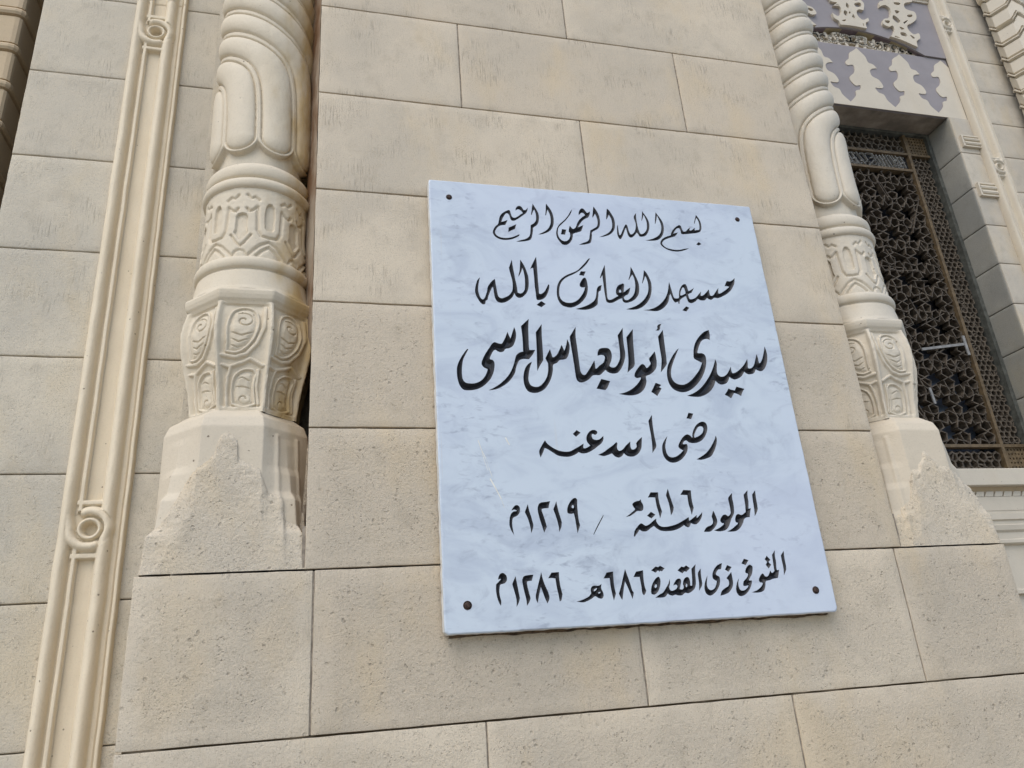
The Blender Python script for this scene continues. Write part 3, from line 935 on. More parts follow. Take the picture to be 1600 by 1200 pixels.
# ------------------------------------------------------------------ chevron column at the far right
cc = empty("chevron_column", P(3.24, 2.13, -1.1))
tag(cc, "thick column cut with zigzag bands at the top right corner, beyond the window", "column")
def chevron():
    ax, ad, R = 3.246, 2.135, 0.0885
    th = np.linspace(-2.0, 2.0, 161); zs = np.arange(zz(-1.1), zz(3.9), 0.008)
    TH, Z = np.meshgrid(th, zs)
    a = octr(TH+0.36, R*0.955)
    per = S*0.097
    fold = np.mod(TH+0.36+math.pi/8, math.pi/4)-math.pi/8
    face = np.floor((TH+0.36+math.pi/8)/(math.pi/4))
    zig = np.where(np.mod(face, 2) == 0, np.abs(fold)/(math.pi/8)*0.045, 0.045)
    t = np.mod((Z-zz(0))+zig*S*1.0, per)/per
    grv = np.where((t < 0.10) | ((t > 0.20) & (t < 0.30)), -0.014, 0.0)
    grv = np.where((t >= 0.10) & (t <= 0.20), 0.010, grv)
    r = S*a+grv
    X = S*ax+r*np.sin(TH); Y = S*(ad-1)-r*np.cos(TH)
    V = np.stack([X, Y, Z], -1).reshape(-1, 3)
    nU, nV = len(th), len(zs)
    i = np.arange(nV-1)[:, None]*nU+np.arange(nU-1)[None, :]
    q = np.stack([i, i+1, i+nU+1, i+nU], -1).reshape(-1, 4)
    me = np_mesh("chevron_shaft", V, q, False, {"stain": np.zeros(len(V))})
    link("chevron_shaft", me, CREAM_R, cc)
    # moulded cap at the top of the frame
    th = np.linspace(-2.0, 2.0, 81)
    zs = np.array([2.985, 2.99, 3.0, 3.02, 3.05, 3.06, 3.075, 3.09, 3.12, 3.2])
    rs = np.array([0.0885, 0.094, 0.098, 0.100, 0.098, 0.094, 0.096, 0.102, 0.106, 0.108])
    TH, ZZ = np.meshgrid(th, zs)
    r = S*octr(TH+0.36, 1.0)*0.96*rs[:, None]
    V = np.stack([S*ax+r*np.sin(TH), S*(ad-1)-r*np.cos(TH), EYE+S*ZZ], -1).reshape(-1, 3)
    nU = len(th)
    i = np.arange(len(zs)-1)[:, None]*nU+np.arange(nU-1)[None, :]
    q = np.stack([i, i+1, i+nU+1, i+nU], -1).reshape(-1, 4)
    link("moulded_cap", np_mesh("moulded_cap", V, q, False, {"stain": np.full(len(V), 0.3)}), CREAM_R, cc)
chevron()

# ------------------------------------------------------------------ flat shapes cut from a sheet, with thickness
def cut_sheet(outers, holes, y_front, thick, name, mat, parent, back=False):
    """outers / holes: closed (x, z) polylines in metres; filled front at y_front with walls going back"""
    co = []; fc = []; nh = len(outers)
    for poly in list(outers)+list(holes):
        n = len(co); co += [Vector(p) for p in ccw(poly).tolist()]
        fc.append(list(range(n, n+len(poly))))
    vv, ee, ff, _, _, of = delaunay_2d_cdt(co, [], fc, 1, 1e-6, True)
    V = [(v.x, y_front, v.y) for v in vv]; F = []
    for f, ids in zip(ff, of):
        if any(i < nh for i in ids) and not any(i >= nh for i in ids):
            a, b, c = [vv[i] for i in f[:3]]
            cr = (b.x-a.x)*(c.y-a.y)-(b.y-a.y)*(c.x-a.x)
            F.append(tuple(f) if cr > 0 else tuple(reversed(f)))
    edges = {}
    for f in F:
        for i in range(len(f)):
            e_ = (f[i], f[(i+1) % len(f)])
            if (e_[1], e_[0]) in edges: del edges[(e_[1], e_[0])]
            else: edges[e_] = 1
    mp = {}
    for a, b in list(edges):
        for i in (a, b):
            if i not in mp:
                mp[i] = len(V); V.append((V[i][0], y_front+thick, V[i][2]))
        F.append((b, a, mp[a], mp[b]))
    me = np_mesh(name, V, F, False, {"stain": np.zeros(len(V))})
    return link(name, me, mat, parent)

# ------------------------------------------------------------------ carved lintel panel over the window
lp_ = empty("lintel_panel", P(2.36, DR, WZ1))
tag(lp_, "mauve and cream carved panel with a flat arch above the latticed window", "carved panel")
yF = S*(DR-1)
def toW(pts): return [(S*x, EYE+S*z) for x, z in pts]
ZT = 2.6215; ZTOP = 2.972; XA, XB = 1.862, 2.866
fr = MB()
fr.box((S*XA, yF+0.012, zz(WZ1)+0.002), (S*XB, yF+0.10, zz(ZT)-0.004))
fr.build("mauve_frieze", PURPLE, lp_)
# cream tree-shaped leaves rising from the bottom band
tree = "470,1050* 525,985 525,935 570,920 570,880 520,880 470,830 460,790 500,750 510,710 490,665 430,665 415,630 450,595 455,540 500,510 525,488* 560,520 620,580 650,640 700,660 740,700* 690,705 670,730 690,780 760,820 805,880 800,905 760,905 725,900 760,950 815,975 850,1030 935,1105*"
tp, tcn = parse_outline(tree)
tw_ = unproj([(1260+x/6.667, y/6.667) for x, y in tp], DR)
tw_[:, 1] -= (tw_[-1, 1]-tw_[0, 1])*np.linspace(0, 1, len(tw_))
PER = tw_[-1, 0]-tw_[0, 0]
vz = tw_[0, 1]
x_start = tw_[0, 0]
poly = []
k = -3
x = x_start+PER*-2
open_pts = []
for k in range(-2, 4):
    seg_ = tw_.copy(); seg_[:, 0] += PER*k
    cl = spline(seg_, tcn, 4)
    m_ = len(cl)-3                                   # leave out the closing span
    for p in cl[:m_-1]: open_pts.append((p[0], p[1]))
open_pts = [p for p in open_pts if XA+0.002 < p[0] < XB-0.002]
# past the last valley the cream rises into the right-hand border
outline = [(XA, WZ1)]+[(XA, open_pts[0][1])]+open_pts+[(XB, open_pts[-1][1])]+[(XB, WZ1)]
cut_sheet([toW(outline)], [], yF+0.0075, 0.0045, "leaf_frieze", CREAM_R, lp_)
# segmental arch: recessed tympanum below, mauve field above
CXA, RA, ZA = 2.36, 0.775, 2.7225
h_ = ZT-(ZA-RA); HC = math.sqrt(RA**2-h_**2)
amax = math.asin(HC/RA)
arc = [(CXA+RA*math.sin(t), ZA-RA+RA*math.cos(t)) for t in np.linspace(amax, -amax, 49)]
field = [(XA, ZT), (CXA-HC, ZT)]+arc[::-1][1:-1]+[(CXA+HC, ZT), (XB, ZT), (XB, ZTOP), (XA, ZTOP)]
cut_sheet([toW(field)], [], yF, 0.012, "mauve_field", PURPLE, lp_)
# the arch soffit in alternate tan and mauve voussoirs
DEPTH = 0.060
VTAN = mat_plain("voussoir_tan", (0.40, 0.33, 0.20), 0.85, 0.15, 12)
VMAU = mat_plain("voussoir_mauve", (0.20, 0.155, 0.165), 0.85, 0.15, 12)
sm = MB(); nseg = 9
for k in range(nseg):
    t0 = -amax+2*amax*k/nseg; t1 = t0+2*amax/nseg
    sm.cur = 0 if k % 2 == 1 else 1
    for j in range(6):
        a = t0+(t1-t0)*j/6; b = t0+(t1-t0)*(j+1)/6
        pa = (S*(CXA+RA*math.sin(a)), zz(ZA-RA+RA*math.cos(a))); pb = (S*(CXA+RA*math.sin(b)), zz(ZA-RA+RA*math.cos(b)))
        sm.add([(pa[0], yF+0.012, pa[1]), (pb[0], yF+0.012, pb[1]), (pb[0], yF+DEPTH, pb[1]), (pa[0], yF+DEPTH, pa[1])], [(0, 3, 2, 1)])
sm.build("arch_soffit", [VTAN, VMAU], lp_)
bk = MB(); bk.box((S*XA, yF+DEPTH, zz(ZT)-0.004), (S*XB, yF+DEPTH+0.03, zz(ZTOP)))
bk.build("tympanum", VTAN, lp_)
# scroll work in the tympanum
sc = MB()
rs_ = random.Random(4)
for side in (-1, 1):
    for k in range(9):
        u = 0.02+k*0.043
        xc = CXA+side*u
        zc_ = ZT+0.012
        ht = (ZA-RA+math.sqrt(max(RA**2-(xc-CXA)**2, 0)))-ZT
        if ht < 0.02: continue
        r0 = min(0.036, ht*0.50)
        pts = []
        for j in range(17):
            t = j/16*3.6*math.pi*0.55; rr = r0*(1-j/20)
            pts.append((S*(xc+side*rr*math.cos(t+k)), zz(zc_+ht*0.38+rr*math.sin(t+k))))
        for p, q in zip(pts[:-1], pts[1:]): sc.bar(p, q, S*0.013, yF+0.030-0.0006*k, yF+DEPTH-0.002, 0.004)
        sc.bar((S*xc, zz(ZT)), (S*(xc+side*0.03), zz(ZT+ht*0.85)), S*0.015, yF+0.033, yF+DEPTH-0.002, 0.0)
sc.box((S*(CXA-HC+0.03), yF+0.026, zz(ZT)-0.002), (S*(CXA+HC-0.03), yF+DEPTH-0.003, zz(ZT)+0.014))
sc.build("scroll_relief", CREAM_R, lp_)
# two pierced stalactite ornaments standing on the arch, mirrored about the centre for the hidden half
ORN = ["190,-40* 200,-10 225,10 240,35 300,50 262,80* 330,90 345,150 310,190 252,155* 275,210 320,240 340,278* 460,290 612,318* 600,260 632,240 625,208* 570,230 520,190 505,140 530,120 577,130* 580,60 540,20 490,30 470,-5 480,-40*",
       "790,-20* 800,20 743,40 745,90* 800,75 850,110 860,160 840,210 790,220 782,270 840,300 880,290 900,330 880,380 858,400* 980,440 1140,512* 1130,450 1165,420 1150,370 1100,380 1050,340 1030,290 1080,260 1125,220 1110,150 1050,130 1010,110 1000,60 1080,40* 1085,-20*"]
ORH = [["400,50 425,80 420,110 395,90", "430,140 445,155 425,165", "350,235 395,225 380,245", "570,262 585,285 575,290", "480,60 540,50 555,85 500,95", "285,70 300,66 330,80", "470,170 490,215 460,200", "380,130 410,150 395,190 370,160"],
       ["800,235 850,240 840,265 805,255", "890,180 960,240 930,260 880,215", "1030,180 1080,175 1085,195 1040,200", "950,300 1000,320 970,330", "1040,230 1000,270 990,255", "1060,385 1110,415 1090,425", "910,395 960,420 900,405", "890,45 960,55 940,75 895,65", "960,360 1010,365 1030,400 970,390", "900,130 950,140 920,165"]]
for o_, hs in zip(ORN, ORH):
    pts, cr = parse_outline(o_)
    w_ = unproj([(1260+x/6.667, y/6.667) for x, y in pts], DR)
    poly = spline(w_, cr, 4)
    hl = []
    for h in hs:
        hp, _ = parse_outline(h)
        hl.append(spline(unproj([(1260+x/6.667, y/6.667) for x, y in hp], DR), [False]*len(hp), 3))
    if o_ is ORN[1]:
        mir = lambda a: [(2*CXA-x, z) for x, z in a][::-1]
        cut_sheet([toW(mir(poly))], [toW(mir(h)) for h in hl], yF-0.020, 0.020, "stalactite_ornament", CREAM_R, lp_)
    cut_sheet([toW(poly)], [toW(h) for h in hl], yF-0.020, 0.020, "stalactite_ornament", CREAM_R, lp_)
tb = MB(); 
tb.profile_x([(yF+0.01, zz(ZTOP)-0.004), (yF-0.012, zz(ZTOP)-0.004), (yF-0.014, zz(ZTOP)+0.012), (yF-0.030, zz(ZTOP)+0.020), (yF-0.032, zz(ZTOP)+0.045), (yF-0.044, zz(ZTOP)+0.055), (yF-0.046, zz(ZTOP)+0.11), (yF-0.05, zz(ZTOP)+0.6), (yF+0.05, zz(ZTOP)+0.6)][::-1], S*XA, S*XB)
tb.build("upper_cornice", CREAM_R, lp_)

# ------------------------------------------------------------------ sill and its cornice
sl = empty("window_sill", P(2.36, 2.12, 0.3))
tag(sl, "cream projecting sill with a dentil course and fluted cornice under the latticed window", "window sill")
q = lambda d: S*(d-1)
sb = MB(); x0, x1 = S*1.80, S*2.92
prof = [(q(DI)+0.0, zz(0.5665)), (q(2.118), zz(0.5645)), (q(2.1165), zz(0.562)), (q(2.1165), zz(0.506)), (q(2.118), zz(0.504)), (q(2.140), zz(0.503))]
sb.profile_x(prof, x0, x1); sb.build("sill_slab", CREAM_R, sl)
sb = MB()
sb.profile_x([(q(2.142), zz(0.507)), (q(2.152), zz(0.490)), (q(2.158), zz(0.474)), (q(2.160), zz(0.466))], x0+0.02, x1-0.02)
sb.build("cavetto", TAN, sl)
sb = MB()
sb.profile_x([(q(2.160), zz(0.470)), (q(2.147), zz(0.4690)), (q(2.147), zz(0.420)), (q(2.149), zz(0.418)), (q(2.149), zz(0.411)), (q(2.145), zz(0.409)), (q(2.145), zz(0.388)), (q(2.152), zz(0.384)),
              (q(2.152), zz(0.372)), (q(2.147), zz(0.368)), (q(2.150), zz(0.352)), (q(2.158), zz(0.344)), (q(2.158), zz(0.322)), (q(2.154), zz(0.318)), (q(2.154), zz(0.308)), (q(2.160), zz(0.304)), (q(2.172), zz(0.300)), (q(2.172), zz(0.155)), (q(2.165), zz(0.150)), (q(2.165), zz(0.138)), (q(2.185), zz(0.134)), (q(2.185), zz(0.08))], x0+0.02, x1-0.02)
sb.build("cornice_moulding", CREAM_R, sl)
sb = MB()
xx = x0+0.03; dw = 0.052
while xx < x1-0.05:
    # each dentil is a slanted billet, as in a rope course
    z0, z1 = zz(0.470), zz(0.4875)
    sb.add([(xx, q(2.146), z0), (xx+dw, q(2.146), z0), (xx+dw+0.012, q(2.146), z1), (xx+0.016, q(2.146), z1),
            (xx, q(2.162), z0), (xx+dw, q(2.162), z0), (xx+dw+0.012, q(2.162), z1), (xx+0.016, q(2.162), z1)],
           [(0, 1, 2, 3), (7, 6, 5, 4), (0, 4, 5, 1), (1, 5, 6, 2), (2, 6, 7, 3), (3, 7, 4, 0)])
    xx += dw+0.008
sb.build("dentil_course", CREAM_R, sl)
# ------------------------------------------------------------------ latticed window screen
ws = empty("window_screen", P(2.36, DI, WZ0))
tag(ws, "dark bronze framed lattice screen with an inscription panel, set deep in the window opening", "window screen")
yG = S*(DI-1)
X0, X1 = S*(WX0+0.004), S*(WX1-0.004)
Z0, Z1 = zz(WZ0), zz(WZ1)-0.002
VX0, VX1 = S*2.112, S*2.6125
HB = [zz(0.7147), zz(2.0400), zz(2.1325)]
bw = 0.022
for x in (VX0, VX1):
    fr = MB(); fr.box((x-bw/2, yG-0.020, Z0), (x+bw/2, yG+0.03, Z1))
    fr.build("upright_bar", BRONZE, ws)
for z in HB:
    for a, b in ((X0+0.03, VX0-bw/2), (VX0+bw/2, VX1-bw/2), (VX1+bw/2, X1-0.03)):
        if abs(z-HB[1]) < 1e-6 and not (a > VX0 and b < VX1): continue
        fr = MB(); fr.box((a, yG-0.018, z-bw*0.42), (b, yG+0.03, z+bw*0.42))
        fr.build("cross_bar", BRONZE, ws)
fr = MB()
fr.box((X0, yG-0.03, Z0), (X0+0.028, yG+0.05, Z1)); fr.box((X1-0.028, yG-0.03, Z0), (X1, yG+0.05, Z1))
fr.box((X0+0.028, yG-0.028, Z1-0.022), (X1-0.028, yG+0.05, Z1)); fr.box((X0+0.028, yG-0.028, Z0), (X1-0.028, yG+0.05, Z0+0.012))
FRM = mat_plain("green_grey_frame", (0.085, 0.088, 0.075), 0.7, 0.3, 25)
fr.build("outer_frame", FRM, ws)

def star_lattice(x0, x1, z0, z1, cell, ang, w, yf, depth, seed, jit=0.0):
    """polygons-in-contact pattern on octagons and squares, as separate laths in one mesh"""
    mb = MB(); r_ = random.Random(seed)
    e_ = cell/(1+math.sqrt(2)); h = cell/2
    def tile(c, poly):
        n = len(poly)
        mids = [((poly[i][0]+poly[(i+1) % n][0])/2, (poly[i][1]+poly[(i+1) % n][1])/2) for i in range(n)]
        rays = []
        for i in range(n):
            ex = poly[(i+1) % n][0]-poly[i][0]; ez = poly[(i+1) % n][1]-poly[i][1]; L = math.hypot(ex, ez); ex /= L; ez /= L
            nx, nz = -ez, ex                              # inward for anticlockwise polygons
            ca, sa = math.cos(ang), math.sin(ang)
            rays.append((mids[i], (ex*ca+nx*sa, ez*ca+nz*sa), (-ex*ca+nx*sa, -ez*ca+nz*sa)))
        out = []
        for i in range(n):
            # the ray leaning forward from side i meets the one leaning back from side i+1
            p, d1, _ = rays[i]; q_, _, d2 = rays[(i+1) % n]
            det = d1[0]*(-d2[1])+d2[0]*d1[1]
            if abs(det) < 1e-9: continue
            bx, bz = q_[0]-p[0], q_[1]-p[1]
            t = (bx*(-d2[1])+d2[0]*bz)/det
            if t <= 0 or t > cell: continue
            m_ = (p[0]+d1[0]*t, p[1]+d1[1]*t)
            out += [(p, m_), (q_, m_)]
        return out
    nx = int((x1-x0)/cell)+2; nz = int((z1-z0)/cell)+2
    segs = []
    for i in range(-1, nx):
        for j in range(-1, nz):
            cx, cz = x0+(i+0.5)*cell, z0+(j+0.5)*cell
            a = e_/2
            oc = [(cx-a, cz-h), (cx+a, cz-h), (cx+h, cz-a), (cx+h, cz+a), (cx+a, cz+h), (cx-a, cz+h), (cx-h, cz+a), (cx-h, cz-a)]
            segs += tile((cx, cz), oc)
            sx, sz = cx+h, cz+h; b = h-a
            segs += tile((sx, sz), [(sx, sz-b), (sx+b, sz), (sx, sz+b), (sx-b, sz)])
    def clip(p, q_):
        # Liang-Barsky against the panel
        t0, t1 = 0.0, 1.0; dx, dz = q_[0]-p[0], q_[1]-p[1]
        for pp, qq in ((-dx, p[0]-x0), (dx, x1-p[0]), (-dz, p[1]-z0), (dz, z1-p[1])):
            if abs(pp) < 1e-12:
                if qq < 0: return None
            else:
                r = qq/pp
                if pp < 0: t0 = max(t0, r)
                else: t1 = min(t1, r)
        if t0 >= t1: return None
        return (p[0]+dx*t0, p[1]+dz*t0), (p[0]+dx*t1, p[1]+dz*t1)
    for p, q_ in segs:
        c = clip(p, q_)
        if not c: continue
        j = jit
        p2 = (c[0][0]+r_.uniform(-j, j), c[0][1]+r_.uniform(-j, j)); q2 = (c[1][0]+r_.uniform(-j, j), c[1][1]+r_.uniform(-j, j))
        y0 = yf+r_.uniform(0, depth*0.12)
        mb.bar(p2, q2, w*r_.uniform(0.8, 1.15), y0, y0+depth*r_.uniform(0.85, 1.0), w*0.3)
    return mb
mb = star_lattice(VX0+bw/2, VX1-bw/2, HB[0]+bw*0.42, HB[1]-bw*0.42, 0.172, math.radians(63), 0.0065, yG-0.005, 0.062, 3, 0.005)
rl = random.Random(12)
for k in range(26):                                  # long laths that tie the stars together
    x = rl.uniform(VX0+0.05, VX1-0.05); z = rl.uniform(HB[0]+0.05, HB[1]-0.05)
    t = math.radians(rl.choice([0, 22, 45, 68, 90, 112, 135, 158])+rl.uniform(-4, 4)); L = rl.uniform(0.05, 0.13)
    a = (max(VX0+0.012, x-L*math.cos(t)), max(HB[0]+0.01, z-L*math.sin(t))); b = (min(VX1-0.012, x+L*math.cos(t)), min(HB[1]-0.01, z+L*math.sin(t)))
    if a[0] < VX1-0.012 and b[0] > VX0+0.012: mb.bar(a, b, rl.uniform(0.004, 0.006), yG-0.007+rl.uniform(-0.003, 0.02), yG+rl.uniform(0.03, 0.07))
mb.build("star_lattice", LATTICE_G, ws)
lw_ = LATTICE

def honey(x0, x1, z0, z1, a, w, yf, depth, seed):
    """small honeycomb of six-sided cells"""
    mb = MB(); r_ = random.Random(seed)
    dx = a*math.sqrt(3); dz = 1.5*a
    j = 0; z = z0
    while z < z1+a:
        x = x0+(dx/2 if j % 2 else 0)
        while x < x1+dx:
            v = [(x+a*math.sin(math.radians(60*k)), z+a*math.cos(math.radians(60*k))) for k in range(6)]
            for k in (0, 1, 2):
                p, q_ = v[k], v[k+1]
                if min(p[0], q_[0]) > x0 and max(p[0], q_[0]) < x1 and min(p[1], q_[1]) > z0 and max(p[1], q_[1]) < z1:
                    mb.bar(p, q_, w*r_.uniform(0.85, 1.2), yf+r_.uniform(0, 0.006), yf+depth, w*0.3)
            if r_.random() < 0.35:                       # some cells carry a small cross lath
                t = r_.uniform(0, math.pi)
                p = (x+0.8*a*math.cos(t), z+0.8*a*math.sin(t)); q_ = (x-0.8*a*math.cos(t), z-0.8*a*math.sin(t))
                if x0 < min(p[0], q_[0]) and max(p[0], q_[0]) < x1 and z0 < min(p[1], q_[1]) and max(p[1], q_[1]) < z1:
                    mb.bar(p, q_, w*0.9, yf+0.008, yf+depth, 0)
            x += dx
        z += dz; j += 1
    return mb
HW = bw*0.42
honey(VX1+bw/2, X1-0.028, HB[0]+HW, HB[2]-HW, 0.0225, 0.0085, yG, 0.04, 5).build("honeycomb_lattice", LATTICE, ws)
honey(X0+0.028, VX0-bw/2, HB[0]+HW, HB[2]-HW, 0.0225, 0.0085, yG, 0.04, 6).build("honeycomb_lattice", LATTICE, ws)
honey(VX0+bw/2, VX1-bw/2, HB[2]+HW, Z1-0.022, 0.030, 0.010, yG, 0.04, 7).build("honeycomb_lattice", LATTICE, ws)
honey(VX0+bw/2, VX1-bw/2, Z0+0.012, HB[0]-HW, 0.030, 0.010, yG, 0.04, 8).build("honeycomb_lattice", LATTICE_G, ws)
# pierced bronze corner plates
def plate(x0, x1, z0, z1, seed):
    r_ = random.Random(seed)
    holes = []; n = 7; m_ = max(3, int(n*(z1-z0)/(x1-x0)))
    for i in range(n):
        for j in range(m_):
            cx = x0+(i+0.5)*(x1-x0)/n; cz = z0+(j+0.5)*(z1-z0)/m_; rr = min((x1-x0)/n, (z1-z0)/m_)*0.36
            a0 = r_.uniform(0, 3)
            holes.append([(cx+rr*r_.uniform(0.6, 1.1)*math.cos(a0+t*1.2566), cz+rr*r_.uniform(0.6, 1.1)*math.sin(a0+t*1.2566)) for t in range(5)])
    cut_sheet([[(x0, z0), (x1, z0), (x1, z1), (x0, z1)]], holes, yG-0.004, 0.012, "corner_plate", BRONZE, ws)
plate(VX1+bw/2, X1-0.028, HB[2]+HW, Z1-0.022, 1); plate(X0+0.028, VX0-bw/2, HB[2]+HW, Z1-0.022, 2)
plate(VX1+bw/2, X1-0.028, Z0+0.012, HB[0]-HW, 3); plate(X0+0.028, VX0-bw/2, Z0+0.012, HB[0]-HW, 4)
# loose laths of grey weathered wood and the dark room behind
BLEACH = mat_plain("bleached_lath", (0.26, 0.255, 0.24), 0.8, 0.2, 30)
def px_(p, d=DI): return tuple(toW(unproj([p], d))[0])
for a, b, w in (((1438, 547), (1504, 539), 0.016), ((1502, 526), (1512, 556), 0.018), ((1450, 607), (1459, 632), 0.015)):
    ll = MB(); ll.bar(px_(a), px_(b), w, yG-0.016, yG-0.008)
    ll.build("loose_lath", BLEACH, ws)
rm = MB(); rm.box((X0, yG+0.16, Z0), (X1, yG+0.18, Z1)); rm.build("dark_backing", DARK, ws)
GL = NT("old_glass"); GL.out((0.055, 0.065, 0.085), 0.25, None, 0.5)
gp = MB()
for x0, x1, z0, z1 in ((1.97, 2.115, 0.60, 2.1), (2.118, 2.30, 0.60, 1.15), (2.302, 2.44, 0.60, 1.15), (2.442, 2.60, 0.60, 1.15), (2.618, 2.75, 0.6, 2.1)):
    gp.box((S*x0, yG+0.12, zz(z0)), (S*x1, yG+0.124, zz(z1)))
gp.build("glass_pane", GL.m, ws)

# ---- the inscription band: interlaced pale letters on a dark ground, read from the photograph
IN = MB()
IN.cur = 1
IN.box((VX0+bw/2, yG+0.010, HB[1]+HW), (VX1-bw/2, yG+0.03, HB[2]-HW))
IN.cur = 0
INK = ["545,490 525,455 505,420 470,378", "545,492 520,496 500,484 515,470 540,480", "515,485 490,440 465,405 440,372", "490,480 465,440 440,402 415,366",
       "468,472 448,440 424,405 398,362", "440,474 418,438 395,400 372,360", "415,470 395,436 372,398 350,358", "388,468 368,430 345,392 325,352",
       "365,465 345,430 320,390 300,350", "340,466 318,428 296,388 276,348", "525,470 500,462 470,470 450,455 462,435 485,445 480,470 440,482 410,474",
       "400,476 375,478 350,470 340,450 355,440 370,455 352,476 320,476 300,462", "330,440 310,450 290,440 300,420 320,430", "315,474 280,470 250,456 240,432 262,425 275,445 255,466 215,464 180,452",
       "235,440 212,405 190,380 165,350", "265,430 240,392 215,350", "205,456 190,430 170,405", "228,380 250,366 285,372", "395,385 420,376 450,386", "330,372 352,366 372,374",
       "470,400 492,394 512,404", "440,425 462,418", "275,400 300,396 318,404", "185,378 205,366 232,372", "360,412 384,410 402,420", "500,440 522,436", "300,374 318,362", "170,440 190,446 214,436", "205,420 226,416"]
for st_ in INK:
    pts, _ = parse_outline(st_)
    pw = [px_((1300+x/4.614, 160+y/4.614)) for x, y in pts]
    if len(pw) > 2:
        a_ = np.array(pw); mid = spline(a_, [True]+[False]*(len(a_)-2)+[True], 4)[:-3]
        pw = [tuple(p) for p in mid]
    mx = S*2.3625*2
    for p, q_ in zip(pw[:-1], pw[1:]):
        for k, (a, b) in enumerate(((p, q_), ((p[0]-S*0.262, p[1]), (q_[0]-S*0.262, q_[1])))):
            if min(a[0], b[0]) > VX0+0.014 and max(a[0], b[0]) < VX1-0.012 and min(a[1], b[1]) > HB[1]+HW+0.002 and max(a[1], b[1]) < HB[2]-HW-0.002:
                IN.bar(a, b, 0.0075, yG-0.004+0.002*k, yG+0.0115, 0.002)
IN.build("inscription_panel", [mat_plain("inscription_silver", (0.30, 0.285, 0.25), 0.6, 0.2, 30), DARK], ws)
